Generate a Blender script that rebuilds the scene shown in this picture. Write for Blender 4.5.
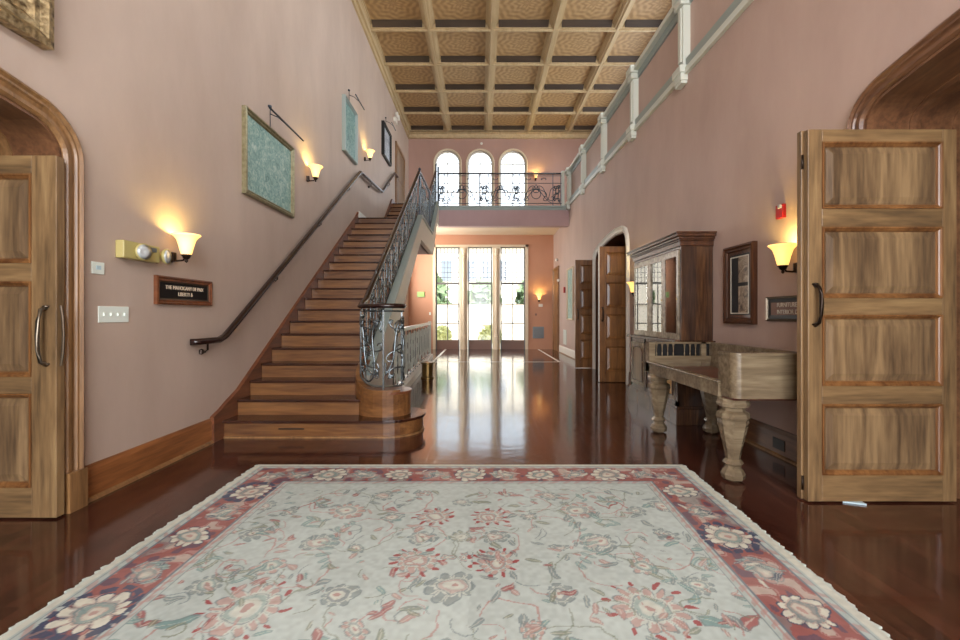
import bpy, bmesh, math, random
import numpy as np
from mathutils import Vector, Matrix
random.seed(7)
S = bpy.context.scene
C = S.collection
PI = math.pi
for o in list(bpy.data.objects): bpy.data.objects.remove(o)

# ------------------------------------------------------------------ camera, world, sun, exposure
cam = bpy.data.objects.new('camera', bpy.data.cameras.new('camera'))
C.objects.link(cam)
cam.location = (0, 0, 1.35); cam.rotation_euler = (PI/2, 0, 0)
cam.data.sensor_width = 36; cam.data.lens = 36*455/960
cam.data.shift_x = -1/960; cam.data.shift_y = -5/960
cam.data.clip_end = 500
S.camera = cam
S.view_settings.view_transform = 'Standard'; S.view_settings.look = 'None'
S.view_settings.gamma = 1; S.view_settings.use_curve_mapping = False
S.view_settings.exposure = .88
w = bpy.data.worlds.new('World'); S.world = w; w.use_nodes = True
bg = w.node_tree.nodes['Background']
bg.inputs[0].default_value = (0.80, 0.90, 1.0, 1); bg.inputs[1].default_value = 1.9
sun = bpy.data.objects.new('sun', bpy.data.lights.new('sun', 'SUN')); C.objects.link(sun)
sun.data.energy = 4.5; sun.data.angle = 0.01; sun.data.color = (1, .95, .85)
sun.rotation_euler = (math.radians(38), math.radians(25), 0)
def area(name, loc, rot, sx, sy, energy=0, color=(1,1,1), portal=False):
    l = bpy.data.lights.new(name, 'AREA'); l.shape = 'RECTANGLE'; l.size = sx; l.size_y = sy
    l.energy = energy; l.color = color
    if portal: l.cycles.is_portal = True
    o = bpy.data.objects.new(name, l); C.objects.link(o); o.location = loc; o.rotation_euler = rot
    return o
# portals in the window openings (they only guide the sky light)
area('window_portal', (-.02, 18.0, 2.2), (-PI/2, 0, 0), 3.8, 3.7, portal=True)
area('window_portal', (-.02, 18.0, 6.5), (-PI/2, 0, 0), 3.7, 2.6, portal=True)
# added fill lamps at unseen, added windows: behind the camera, along the upper gallery, beside the far end
area('fill_rear', (0, -3.9, 3.6), (PI/2, 0, 0), 4.4, 6.2, 430, (.98, .98, 1))
area('fill_gallery', (5.2, 6.9, 6.75), (0, PI/2-.35, 0), 2.5, 19.0, 400, (.88, .95, 1))
area('fill_side', (-2.80, 16.2, 3.0), (0, -PI/2, 0), 2.3, 2.5, 95, (1, .95, .88))

# ------------------------------------------------------------------ materials
def lin(c):
    return tuple(((v/255)/12.92 if v/255 <= .04045 else ((v/255+.055)/1.055)**2.4) for v in c) + (1,)
def newmat(name):
    m = bpy.data.materials.new(name); m.use_nodes = True
    nt = m.node_tree; b = nt.nodes['Principled BSDF']
    return m, nt, b
def plain(name, c, rough=.5, metal=0, spec=.5, bump=0, bscale=30, var=0, coat=0):
    m, nt, b = newmat(name)
    b.inputs['Base Color'].default_value = lin(c); b.inputs['Roughness'].default_value = rough
    b.inputs['Metallic'].default_value = metal; b.inputs['Specular IOR Level'].default_value = spec
    b.inputs['Coat Weight'].default_value = coat
    if bump or var:
        tc = nt.nodes.new('ShaderNodeTexCoord'); n = nt.nodes.new('ShaderNodeTexNoise')
        n.inputs['Scale'].default_value = bscale; n.inputs['Detail'].default_value = 4
        nt.links.new(tc.outputs['Object'], n.inputs['Vector'])
        if bump:
            bp = nt.nodes.new('ShaderNodeBump'); bp.inputs['Strength'].default_value = bump; bp.inputs['Distance'].default_value = .01
            nt.links.new(n.outputs['Fac'], bp.inputs['Height']); nt.links.new(bp.outputs['Normal'], b.inputs['Normal'])
        if var:
            r = nt.nodes.new('ShaderNodeValToRGB')
            r.color_ramp.elements[0].position = .3; r.color_ramp.elements[1].position = .7
            r.color_ramp.elements[0].color = lin(tuple(max(0, v-var) for v in c)); r.color_ramp.elements[1].color = lin(tuple(min(255, v+var) for v in c))
            nt.links.new(n.outputs['Fac'], r.inputs['Fac']); nt.links.new(r.outputs['Color'], b.inputs['Base Color'])
    return m
def wood(name, c1, c2, axis='z', sc=1.0, rough=.35, bump=.05, coat=0, c3=None):
    m, nt, b = newmat(name); N = nt.nodes; L = nt.links
    tc = N.new('ShaderNodeTexCoord'); mp = N.new('ShaderNodeMapping')
    s = {'x': (.8, 9, 9), 'y': (9, .8, 9), 'z': (9, 9, .8)}[axis]
    mp.inputs['Scale'].default_value = tuple(v*sc for v in s)
    L.new(tc.outputs['Object'], mp.inputs['Vector'])
    n1 = N.new('ShaderNodeTexNoise'); n1.inputs['Scale'].default_value = 1; n1.inputs['Detail'].default_value = 7; n1.inputs['Roughness'].default_value = .6; n1.inputs['Distortion'].default_value = .8
    n2 = N.new('ShaderNodeTexNoise'); n2.inputs['Scale'].default_value = 6; n2.inputs['Detail'].default_value = 5
    L.new(mp.outputs['Vector'], n1.inputs['Vector']); L.new(mp.outputs['Vector'], n2.inputs['Vector'])
    mx = N.new('ShaderNodeMath'); mx.operation = 'MULTIPLY_ADD'; mx.inputs[1].default_value = .35; 
    L.new(n2.outputs['Fac'], mx.inputs[0]); 
    m2 = N.new('ShaderNodeMath'); m2.operation = 'MULTIPLY'; m2.inputs[1].default_value = .65
    L.new(n1.outputs['Fac'], m2.inputs[0]); L.new(m2.outputs[0], mx.inputs[2])
    r = N.new('ShaderNodeValToRGB'); r.color_ramp.elements[0].position = .36; r.color_ramp.elements[1].position = .64
    r.color_ramp.elements[0].color = lin(c1); r.color_ramp.elements[1].color = lin(c2)
    if c3:
        e = r.color_ramp.elements.new(.5); e.color = lin(c3)
    L.new(mx.outputs[0], r.inputs['Fac']); L.new(r.outputs['Color'], b.inputs['Base Color'])
    bp = N.new('ShaderNodeBump'); bp.inputs['Strength'].default_value = bump; bp.inputs['Distance'].default_value = .004
    L.new(mx.outputs[0], bp.inputs['Height']); L.new(bp.outputs['Normal'], b.inputs['Normal'])
    b.inputs['Roughness'].default_value = rough; b.inputs['Coat Weight'].default_value = coat; b.inputs['Coat Roughness'].default_value = .08
    return m
def emis(name, c, s, base=(240,230,200)):
    m, nt, b = newmat(name); b.inputs['Base Color'].default_value = lin(base)
    b.inputs['Emission Color'].default_value = lin(c); b.inputs['Emission Strength'].default_value = s
    b.inputs['Roughness'].default_value = .3
    return m
def glassmat(name, ior=1.45, tint=(1,1,1,1), add=0.0):
    m = bpy.data.materials.new(name); m.use_nodes = True; nt = m.node_tree; nt.nodes.clear()
    out = nt.nodes.new('ShaderNodeOutputMaterial'); t = nt.nodes.new('ShaderNodeBsdfTransparent'); g = nt.nodes.new('ShaderNodeBsdfGlossy')
    g.inputs['Roughness'].default_value = .01; t.inputs['Color'].default_value = tint
    f = nt.nodes.new('ShaderNodeFresnel'); f.inputs['IOR'].default_value = ior; mx = nt.nodes.new('ShaderNodeMixShader')
    a = nt.nodes.new('ShaderNodeMath'); a.operation = 'ADD'; a.inputs[1].default_value = add; a.use_clamp = True
    nt.links.new(f.outputs[0], a.inputs[0]); nt.links.new(a.outputs[0], mx.inputs[0])
    nt.links.new(t.outputs[0], mx.inputs[1]); nt.links.new(g.outputs[0], mx.inputs[2]); nt.links.new(mx.outputs[0], out.inputs[0])
    return m
def wallmat(name, c, v=10):
    m, nt, b = newmat(name); N = nt.nodes; L = nt.links
    tc = N.new('ShaderNodeTexCoord')
    n = N.new('ShaderNodeTexNoise'); n.inputs['Scale'].default_value = .9; n.inputs['Detail'].default_value = 6; n.inputs['Roughness'].default_value = .6
    mp = N.new('ShaderNodeMapping'); mp.inputs['Scale'].default_value = (1, 1, .45)
    L.new(tc.outputs['Object'], mp.inputs['Vector']); L.new(mp.outputs['Vector'], n.inputs['Vector'])
    r = N.new('ShaderNodeValToRGB'); r.color_ramp.elements[0].position = .3; r.color_ramp.elements[1].position = .7
    r.color_ramp.elements[0].color = lin(tuple(x-v for x in c)); r.color_ramp.elements[1].color = lin(tuple(min(255, x+v) for x in c))
    L.new(n.outputs['Fac'], r.inputs['Fac']); L.new(r.outputs['Color'], b.inputs['Base Color'])
    n2 = N.new('ShaderNodeTexNoise'); n2.inputs['Scale'].default_value = 14; n2.inputs['Detail'].default_value = 5
    L.new(tc.outputs['Object'], n2.inputs['Vector'])
    bp = N.new('ShaderNodeBump'); bp.inputs['Strength'].default_value = .12; bp.inputs['Distance'].default_value = .01
    L.new(n2.outputs['Fac'], bp.inputs['Height']); L.new(bp.outputs['Normal'], b.inputs['Normal'])
    b.inputs['Roughness'].default_value = .6
    return m
M = {}
M['wall'] = wallmat('mauve_plaster', (187, 166, 151))
M['wall_r'] = wallmat('rose_plaster', (182, 157, 145))
M['back'] = wallmat('terracotta_plaster', (190, 138, 108), 6)
M['backup'] = wallmat('rose_brown_plaster', (172, 136, 122), 6)
M['soffit'] = plain('cream_plaster', (226, 205, 178), .7)
M['fascia'] = wallmat('fascia_plaster', (176, 146, 146), 5)
M['white'] = plain('white_paint', (226, 222, 212), .4)
M['palegreen'] = plain('pale_green_white_paint', (205, 210, 200), .4)
M['plate'] = plain('white_plastic', (232, 240, 230), .35)
M['walnut'] = wood('walnut_door', (90, 70, 48), (152, 124, 86), 'z', .8, .33, c3=(128, 100, 68))
M['walnut_h'] = wood('walnut_rail', (90, 70, 48), (148, 120, 82), 'x', .8, .33, c3=(126, 98, 66))
M['panelw'] = wood('walnut_panel', (78, 60, 44), (146, 118, 84), 'z', .7, .28, c3=(114, 90, 64))
M['moldw'] = wood('molding_wood', (86, 52, 28), (140, 96, 56), 'z', .8, .28)
M['redwood'] = wood('red_brown_molding', (80, 52, 36), (124, 86, 58), 'y', .8, .3)
M['trimw'] = wood('casing_wood', (104, 74, 46), (156, 116, 74), 'z', .9, .33)
M['basew'] = wood('baseboard_wood', (104, 62, 34), (168, 108, 62), 'y', .7, .33)
M['tread'] = wood('tread_wood', (38, 20, 14), (70, 38, 25), 'x', 1, .2)
M['riser'] = wood('riser_wood', (82, 50, 28), (138, 94, 54), 'x', .7, .3)
M['string'] = wood('string_wood', (78, 44, 28), (128, 76, 46), 'y', .7, .3)
M['darkwood'] = wood('dark_oak', (52, 30, 18), (104, 66, 38), 'z', .9, .3, c3=(78, 46, 28))
M['cabwood'] = wood('cabinet_walnut', (44, 28, 19), (104, 72, 46), 'z', .8, .25, c3=(68, 44, 29))
M['golden'] = wood('lamp_reflection_wood', (196, 140, 52), (226, 180, 84), 'z', .8, .3)  # gold tone paints a lamp's reflection onto the cabinet door panel
M['redint'] = plain('red_lining', (196, 84, 50), .6, var=12, bscale=8)
M['pianow'] = wood('piano_rosewood', (92, 78, 60), (146, 130, 104), 'x', .6, .24, c3=(118, 102, 80))
M['pianoin'] = wood('piano_bed', (66, 34, 24), (112, 62, 44), 'x', .9, .3)
M['rail'] = plain('dark_handrail', (34, 16, 13), .22, coat=.15)
M['iron'] = plain('wrought_iron', (124, 134, 138), .22, .9)
M['ironb'] = plain('black_iron', (70, 76, 84), .3, .75)
M['bronze'] = plain('dark_bronze', (46, 34, 26), .35, .7)
M['steel'] = plain('worn_nickel', (120, 110, 96), .28, .9)
M['stringwhite'] = plain('cream_stringer', (206, 200, 184), .45)
M['teal'] = plain('grey_teal_paint', (146, 158, 154), .4)
M['fixture'] = plain('yellowed_beige_plastic', (182, 168, 108), .4)
M['lens'] = plain('lamp_lens', (200, 205, 205), .12, .3)
M['red'] = plain('alarm_red', (150, 18, 20), .4)
M['black'] = plain('black', (10, 9, 9), .4)
M['gold'] = plain('antique_gold', (128, 104, 62), .3, .6, bump=1.0, bscale=26, var=62)
M['sage'] = plain('sage_gilt_frame', (136, 128, 98), .35, .35, var=18, bscale=20)
M['glass'] = glassmat('window_glass')
M['cabglass'] = glassmat('cabinet_glass', 1.6, (1,1,1,1), .10)
M['frame_w'] = plain('cream_window_paint', (214, 196, 168), .45)
M['frame_d'] = plain('grey_window_steel', (104, 100, 96), .45)
M['kick'] = plain('brown_kick_panel', (120, 88, 74), .45)
M['shade'] = emis('glowing_glass_shade', (255, 196, 96), .85)
M['vent'] = plain('grey_grille', (116, 122, 124), .4, .4)
M['stone'] = plain('pale_terrace_stone', (214, 204, 186), .8, var=10, bscale=3)
M['stucco'] = plain('outside_stucco', (226, 218, 204), .8)
M['leaf'] = plain('hedge_leaves', (112, 134, 96), .7, var=24, bscale=14)
M['leafy'] = plain('yellow_green_leaves', (196, 198, 136), .7, var=26, bscale=14)
M['bluewin'] = plain('dusky_blue_glass', (128, 140, 154), .2)
M['cyan'] = plain('pale_cyan_plastic', (190, 214, 222), .3)
M['brass'] = plain('dull_brass', (120, 96, 56), .3, .8)

def canvas(name, ca, cb, cc, sc):
    m, nt, b = newmat(name); N = nt.nodes; L = nt.links
    tc = N.new('ShaderNodeTexCoord'); n = N.new('ShaderNodeTexNoise'); n.inputs['Scale'].default_value = sc; n.inputs['Detail'].default_value = 10; n.inputs['Roughness'].default_value = .75
    n.inputs['Distortion'].default_value = 1.2
    L.new(tc.outputs['Object'], n.inputs['Vector']); r = N.new('ShaderNodeValToRGB')
    r.color_ramp.elements[0].position = .35; r.color_ramp.elements[1].position = .68
    r.color_ramp.elements[0].color = lin(ca); r.color_ramp.elements[1].color = lin(cc); e = r.color_ramp.elements.new(.5); e.color = lin(cb)
    L.new(n.outputs['Fac'], r.inputs['Fac']); L.new(r.outputs['Color'], b.inputs['Base Color']); b.inputs['Roughness'].default_value = .35
    return m
M['canvas1'] = canvas('mint_canvas', (84, 124, 118), (132, 168, 158), (200, 212, 198), 12)
M['canvas2'] = canvas('teal_canvas', (66, 104, 102), (116, 154, 148), (186, 204, 196), 11)
M['canvas3'] = canvas('grey_print', (90, 92, 100), (170, 176, 184), (226, 226, 224), 7)
M['canvas4'] = canvas('dark_plum_painting', (30, 22, 30), (66, 52, 70), (120, 92, 80), 5)
M['photo'] = canvas('faded_photograph', (40, 32, 28), (150, 132, 112), (200, 186, 162), 9)

def floor_mat():
    m, nt, b = newmat('polished_dark_floorboards'); N = nt.nodes; L = nt.links
    tc = N.new('ShaderNodeTexCoord'); mp = N.new('ShaderNodeMapping'); mp.inputs['Rotation'].default_value = (0, 0, PI/2)
    L.new(tc.outputs['Object'], mp.inputs['Vector'])
    br = N.new('ShaderNodeTexBrick'); br.inputs['Scale'].default_value = 1; br.inputs['Brick Width'].default_value = 1.4; br.inputs['Row Height'].default_value = .085
    br.inputs['Mortar Size'].default_value = .0015; br.inputs['Mortar Smooth'].default_value = .2
    br.inputs['Color1'].default_value = lin((60, 32, 25)); br.inputs['Color2'].default_value = lin((86, 48, 36)); br.inputs['Mortar'].default_value = lin((30, 14, 10))
    L.new(mp.outputs['Vector'], br.inputs['Vector'])
    n = N.new('ShaderNodeTexNoise'); mp2 = N.new('ShaderNodeMapping'); mp2.inputs['Scale'].default_value = (14, 1.2, 1)
    L.new(tc.outputs['Object'], mp2.inputs['Vector']); L.new(mp2.outputs['Vector'], n.inputs['Vector']); n.inputs['Scale'].default_value = 2; n.inputs['Detail'].default_value = 6
    mx = N.new('ShaderNodeMix'); mx.data_type = 'RGBA'; mx.blend_type = 'MULTIPLY'; mx.inputs[0].default_value = .6
    cr = N.new('ShaderNodeValToRGB'); cr.color_ramp.elements[0].color = (.45,.4,.38,1); cr.color_ramp.elements[1].color = (1.3,1.25,1.2,1)
    cr.color_ramp.elements[0].position = .3; cr.color_ramp.elements[1].position = .7
    L.new(n.outputs['Fac'], cr.inputs['Fac']); L.new(br.outputs['Color'], mx.inputs[6]); L.new(cr.outputs['Color'], mx.inputs[7])
    L.new(mx.outputs[2], b.inputs['Base Color'])
    n3 = N.new('ShaderNodeTexNoise'); n3.inputs['Scale'].default_value = 5; n3.inputs['Detail'].default_value = 3
    L.new(tc.outputs['Object'], n3.inputs['Vector'])
    bp = N.new('ShaderNodeBump'); bp.inputs['Strength'].default_value = .16; bp.inputs['Distance'].default_value = .01
    L.new(n3.outputs['Fac'], bp.inputs['Height'])
    bp2 = N.new('ShaderNodeBump'); bp2.inputs['Strength'].default_value = .15; bp2.inputs['Distance'].default_value = .001; bp2.invert = True
    L.new(br.outputs['Fac'], bp2.inputs['Height']); L.new(bp.outputs['Normal'], bp2.inputs['Normal']); L.new(bp2.outputs['Normal'], b.inputs['Normal'])
    b.inputs['Roughness'].default_value = .11; b.inputs['Specular IOR Level'].default_value = .9; b.inputs['IOR'].default_value = 1.55
    return m
M['floor'] = floor_mat()

def coffer_mat():
    m, nt, b = newmat('stencilled_coffer_panel'); N = nt.nodes; L = nt.links
    tc = N.new('ShaderNodeTexCoord'); sp = N.new('ShaderNodeSeparateXYZ'); L.new(tc.outputs['Object'], sp.inputs[0])
    def mth(op, a, bb=None, c=None):
        n = N.new('ShaderNodeMath'); n.operation = op
        for i, v in enumerate((a, bb, c)):
            if v is None: continue
            if isinstance(v, (int, float)): n.inputs[i].default_value = v
            else: L.new(v, n.inputs[i])
        return n.outputs[0]
    # cell centred coordinates, cells of 1.57 m
    fx = mth('SUBTRACT', mth('FRACT', mth('DIVIDE', mth('ADD', sp.outputs[0], 2.87+15.7), 1.572)), .5)
    fy = mth('SUBTRACT', mth('FRACT', mth('DIVIDE', mth('ADD', sp.outputs[1], -17.7+31.4), 1.57)), .5)
    r = mth('SQRT', mth('ADD', mth('MULTIPLY', fx, fx), mth('MULTIPLY', fy, fy)))
    th = mth('ARCTAN2', fy, fx)
    lobes = mth('MULTIPLY_ADD', mth('ABSOLUTE', mth('SINE', mth('MULTIPLY', th, 4))), .05, r)
    rings = mth('SINE', mth('MULTIPLY', lobes, 62))
    pet = mth('MULTIPLY', mth('SINE', mth('MULTIPLY', th, 12)), mth('SINE', mth('MULTIPLY', r, 45)))
    s = mth('MULTIPLY_ADD', mth('ADD', rings, pet), .22, .5)
    cr = N.new('ShaderNodeValToRGB'); cr.color_ramp.elements[0].color = lin((150, 118, 80)); cr.color_ramp.elements[1].color = lin((182, 150, 106))
    cr.color_ramp.elements[0].position = .25; cr.color_ramp.elements[1].position = .75
    L.new(s, cr.inputs['Fac']); L.new(cr.outputs['Color'], b.inputs['Base Color']); b.inputs['Roughness'].default_value = .55
    bp = N.new('ShaderNodeBump'); bp.inputs['Strength'].default_value = .25; bp.inputs['Distance'].default_value = .01
    L.new(s, bp.inputs['Height']); L.new(bp.outputs['Normal'], b.inputs['Normal'])
    return m
M['coffer'] = coffer_mat()
M['cove'] = wood('shade_brown_cove', (50, 38, 28), (68, 52, 38), 'x', .6, .5)  # dark tone puts the shade of the coffer sides into the colour
M['beam'] = wood('painted_ceiling_beam', (172, 148, 112), (198, 176, 138), 'y', .5, .5)

# ------------------------------------------------------------------ mesh helpers
class MB:
    def __init__(s): s.v = []; s.f = []
    def add(s, vs, fs):
        k = len(s.v); s.v += [tuple(v) for v in vs]; s.f += [tuple(i+k for i in f) for f in fs]; return s
    def box(s, x0, x1, y0, y1, z0, z1):
        if x0 > x1: x0, x1 = x1, x0
        if y0 > y1: y0, y1 = y1, y0
        return s.add([(x0,y0,z0),(x1,y0,z0),(x1,y1,z0),(x0,y1,z0),(x0,y0,z1),(x1,y0,z1),(x1,y1,z1),(x0,y1,z1)],
            [(0,3,2,1),(4,5,6,7),(0,1,5,4),(1,2,6,5),(2,3,7,6),(3,0,4,7)])
    def prism(s, poly, a, b, plane='xy'):
        # poly in the given plane, extruded along the missing axis from a to b
        def P(u, v, w):
            return {'xy': (u, v, w), 'xz': (u, w, v), 'yz': (w, u, v)}[plane]
        n = len(poly)
        vs = [P(u, v, a) for u, v in poly] + [P(u, v, b) for u, v in poly]
        fs = [tuple(range(n)), tuple(range(2*n-1, n-1, -1))] + [(i, (i+1) % n, (i+1) % n+n, i+n) for i in range(n)]
        return s.add(vs, fs)
    def tube(s, pts, r, n=6, closed=False, flat=1.0, up=(0,0,1)):
        pts = [Vector(p) for p in pts]; m = len(pts); vs = []
        for i, p in enumerate(pts):
            if closed: t = pts[(i+1) % m]-pts[i-1]
            else: t = pts[min(i+1, m-1)]-pts[max(i-1, 0)]
            if t.length < 1e-9: t = Vector((0,0,1))
            t.normalize(); u = Vector(up)
            if abs(t.dot(u)) > .95: u = Vector((1,0,0)) if abs(t.x) < .9 else Vector((0,1,0))
            a = t.cross(u).normalized(); b = a.cross(t).normalized()
            rr = r[i] if isinstance(r, (list, tuple)) else r
            for k in range(n):
                q = 2*PI*(k+.5)/n
                vs.append(p+a*(rr*math.cos(q))+b*(rr*flat*math.sin(q)))
        fs = []
        for i in range(m if closed else m-1):
            j = (i+1) % m
            for k in range(n): fs.append((i*n+k, i*n+(k+1) % n, j*n+(k+1) % n, j*n+k))
        if not closed: fs += [tuple(range(n-1, -1, -1)), tuple((m-1)*n+k for k in range(n))]
        return s.add(vs, fs)
    def lathe(s, prof, c=(0,0,0), n=16, ang=0, sx=1, sy=1):
        vs = []
        for r, z in prof:
            for k in range(n):
                q = 2*PI*k/n+ang; vs.append((c[0]+r*math.cos(q)*sx, c[1]+r*math.sin(q)*sy, c[2]+z))
        fs = [(i*n+k, i*n+(k+1) % n, (i+1)*n+(k+1) % n, (i+1)*n+k) for i in range(len(prof)-1) for k in range(n)]
        fs += [tuple(range(n-1, -1, -1)), tuple((len(prof)-1)*n+k for k in range(n))]
        return s.add(vs, fs)
    def sweep(s, path, prof, fn, closed=False):
        # 2-D path; profile points (u = offset to the left of travel, v = height out); fn(a,b,v)->3-D
        m = len(path); vs = []
        for i in range(m):
            p = Vector(path[i])
            if closed or 0 < i < m-1:
                a = (p-Vector(path[i-1])).normalized(); b = (Vector(path[(i+1) % m])-p).normalized()
            elif i == 0: a = b = (Vector(path[1])-p).normalized()
            else: a = b = (p-Vector(path[i-1])).normalized()
            na = Vector((-a.y, a.x)); nb = Vector((-b.y, b.x)); nn = (na+nb)
            nn = nn/max(.3, nn.dot(na)) if nn.length > 1e-6 else na
            for u, v in prof:
                q = p+nn*u; vs.append(fn(q.x, q.y, v))
        k = len(prof); fs = []
        for i in range(m if closed else m-1):
            j = (i+1) % m
            for t in range(k): fs.append((i*k+t, i*k+(t+1) % k, j*k+(t+1) % k, j*k+t))
        if not closed: fs += [tuple(range(k)), tuple((m-1)*k+t for t in range(k-1, -1, -1))]
        return s.add(vs, fs)
    def build(s, name, mat, parent=None, local=False, smooth=False, bevel=0):
        me = bpy.data.meshes.new(name); vs = s.v
        if parent is not None and not local:
            mi = wm(parent).inverted(); vs = [tuple(mi @ Vector(v)) for v in vs]
        me.from_pydata([tuple(v) for v in vs], [], s.f)
        bm = bmesh.new(); bm.from_mesh(me); bmesh.ops.recalc_face_normals(bm, faces=bm.faces); bm.to_mesh(me); bm.free()
        me.materials.append(mat)
        if smooth:
            me.polygons.foreach_set('use_smooth', [True]*len(me.polygons))
        o = bpy.data.objects.new(name, me); C.objects.link(o)
        if parent is not None: o.parent = parent
        if bevel:
            b = o.modifiers.new('bevel', 'BEVEL'); b.width = bevel; b.segments = 2; b.limit_method = 'ANGLE'; b.angle_limit = .6
        return o
def wm(o):
    m = Matrix.Translation(o.location) @ o.rotation_euler.to_matrix().to_4x4()
    return wm(o.parent) @ m if o.parent else m
def box(*a): return MB().box(*a)
def tag(o, label, cat, group=None, kind=None):
    if label: o['label'] = label
    if cat: o['category'] = cat
    if group: o['group'] = group
    if kind: o['kind'] = kind
    return o
def thing(name, label, cat, loc=(0,0,0), rotz=0, group=None):
    o = bpy.data.objects.new(name, None); C.objects.link(o); o.location = loc; o.rotation_euler = (0, 0, rotz); o.empty_display_size = .1
    return tag(o, label, cat, group)
def root(name, loc=(0,0,0), rotz=0):
    o = bpy.data.objects.new(name, None); C.objects.link(o); o.location = loc; o.rotation_euler = (0, 0, rotz); o['kind'] = 'structure'
    return o
def struct(mb, name, mat, **k):
    o = mb.build(name, mat, **k); o['kind'] = 'structure'; return o
def copy_tree(o, parent=None):
    c = o.copy(); C.objects.link(c); c.parent = parent
    for ch in [x for x in list(C.objects) if x.parent == o]: copy_tree(ch, c)
    return c
def text_part(name, body, size, mat, parent, loc, wfac=1.0):
    lines = body.split('\n')
    for i, ln in enumerate(lines):       # one piece of lettering per line
        cu = bpy.data.curves.new(name, 'FONT'); cu.body = ln; cu.size = size; cu.extrude = .0015; cu.align_x = 'CENTER'; cu.align_y = 'CENTER'
        t = bpy.data.objects.new(name, cu); C.objects.link(t)
        dg = bpy.context.evaluated_depsgraph_get(); me = bpy.data.meshes.new_from_object(t.evaluated_get(dg)); bpy.data.objects.remove(t)
        me.materials.clear(); me.materials.append(mat)
        o = bpy.data.objects.new(name, me); C.objects.link(o); o.parent = parent
        o.location = (loc[0], loc[1], loc[2]+((len(lines)-1)/2-i)*size*1.15); o.rotation_euler = (PI/2, 0, 0); o.scale = (wfac, 1, 1)

W = 2.86; TW = .54; H = 8.5; YB = 17.95; YR = -4.0
LW = PI/2; RW = -PI/2
# ------------------------------------------------------------------ floor, walls, ceiling
struct(box(-7, 7, YR-.3, YB+.25, -.2, 0), 'floor', M['floor'])
inl = MB()
inl.box(-1.42, 2.27, 13.05, 13.12, 0, .003); inl.box(2.22, 2.29, 13.12, 17.85, 0, .003)
inl.box(-1.42, -1.35, 13.12, 17.85, 0, .003)
struct(inl, 'trim_1', M['white'])

def arch(y0, y1, spring, shoulder, crown, r1):
    """outline of a flattened arch in the wall plane: right jamb (y1) up, over, down the left jamb (y0)"""
    c = (y0+y1)/2; half = []
    half.append((y1, 0)); half.append((y1, spring))
    h = shoulder-spring
    for k in range(1, 9):
        q = PI/2*k/9*.86; half.append((y1-r1*(1-math.cos(q)), spring+h*math.sin(q)))
    lx, lz = half[-1]
    for k in range(1, 7):
        t = k/6; half.append((lx+(c-lx)*t, lz+(crown-lz)*(1-(1-t)**1.5)))
    other = [(2*c-y, z) for y, z in half[:-1]][::-1]
    return half+other
A_left = arch(.25, 3.225, 2.42, 2.77, 2.90, .42)
A_right = arch(.27, 3.50, 2.76, 3.06, 3.24, .40)
A_far = [(11.45, 0), (11.45, 2.7), (11.4, 2.85), (11.25, 2.97), (10.9, 3.05), (10.2, 3.14), (9.6, 3.17), (9.1, 3.14), (8.9, 3.06), (8.79, 2.9), (8.75, 2.7), (8.75, 0)]
def inset(path, u):
    m = len(path); out = []
    for i in range(m):
        p = Vector(path[i])
        a = (p-Vector(path[max(0, i-1)])); b = (Vector(path[min(m-1, i+1)])-p)
        a = a.normalized() if a.length > 1e-6 else b.normalized(); b = b.normalized() if b.length > 1e-6 else a
        nn = Vector((-a.y, a.x))+Vector((-b.y, b.x)); nn = nn/max(.3, nn.dot(Vector((-a.y, a.x))))
        q = p+nn*u; out.append((q.x, max(0, q.y) if i in (0, m-1) else q.y))
    return out
CW = .13
hole_l = inset(A_left, CW); hole_r = inset(A_right, .12); hole_f = inset(A_far, .13)
# left wall outline (y,z) with the arched opening as a notch
pl = [(YR, 0)] + hole_l[::-1] + [(14.9, 0), (14.9, H+.5), (YR, H+.5)]
lw_ = MB().prism(pl, -W, -W-TW, 'yz')
for q in ((14.9, 17.5, 0, 1.8), (14.9, 17.5, 4.2, H+.5), (17.5, YB, 0, H+.5)): lw_.box(-W-TW, -W, *q)
struct(lw_, 'wall_left', M['wall'])
rt = root('window_16', (-W-.2, 16.2, 1.8)); m = MB()  # added window, out of view behind the stairs, for the side fill lamp
for y in (14.93, 16.2, 17.47): m.box(-W-.23, -W-.17, y-.03, y+.03, 1.8, 4.2)
for z in (1.83, 3.0, 4.17): m.box(-W-.23, -W-.17, 14.9, 17.5, z-.03, z+.03)
m.build('frame', M['frame_w'], rt); box(-W-.203, -W-.197, 14.96, 17.44, 1.86, 4.14).build('pane', M['glass'], rt)
zb = lambda y: 4.56+.0225*y
zt = lambda y: 5.69+.0235*y
pr = [(YR, 0)] + hole_r[::-1] + hole_f[::-1] + [(YB, 0), (YB, zb(YB)), (YR, zb(YR))]
struct(MB().prism(pr, W, W+TW, 'yz'), 'wall_right', M['wall_r'])
# back wall split around the window openings
XW = [(-1.81, -.83), (-.53, .46), (.75, 1.77)]
def wall_with_holes(y0, y1, xa, xb, z0, z1, holes, arched=False):
    mb = MB(); x = xa
    for (a, b, c, d) in holes:
        mb.box(x, a, y0, y1, z0, z1)
        if c > z0: mb.box(a, b, y0, y1, z0, c)
        if arched:
            r = (b-a)/2; m = (a+b)/2; zs = d-r
            pts = [(a, z1), (a, zs)]+[(m-r*math.cos(PI*k/16), zs+r*math.sin(PI*k/16)) for k in range(1, 16)]+[(b, zs), (b, z1)]
            mb.prism(pts, y0, y1, 'xz')
        else: mb.box(a, b, y0, y1, d, z1)
        x = b
    mb.box(x, xb, y0, y1, z0, z1)
    return mb
struct(wall_with_holes(YB, YB+.3, -W-TW, W+TW, 0, 4.51, [(-1.81, 1.77, 0, 4.05)]), 'wall_back', M['back'])
struct(wall_with_holes(YB, YB+.3, -W-TW, 5.6, 4.51, H+.5, [(a, b, 5.25, 7.84) for a, b in XW], True), 'wall_back_upper', M['backup'])
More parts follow.
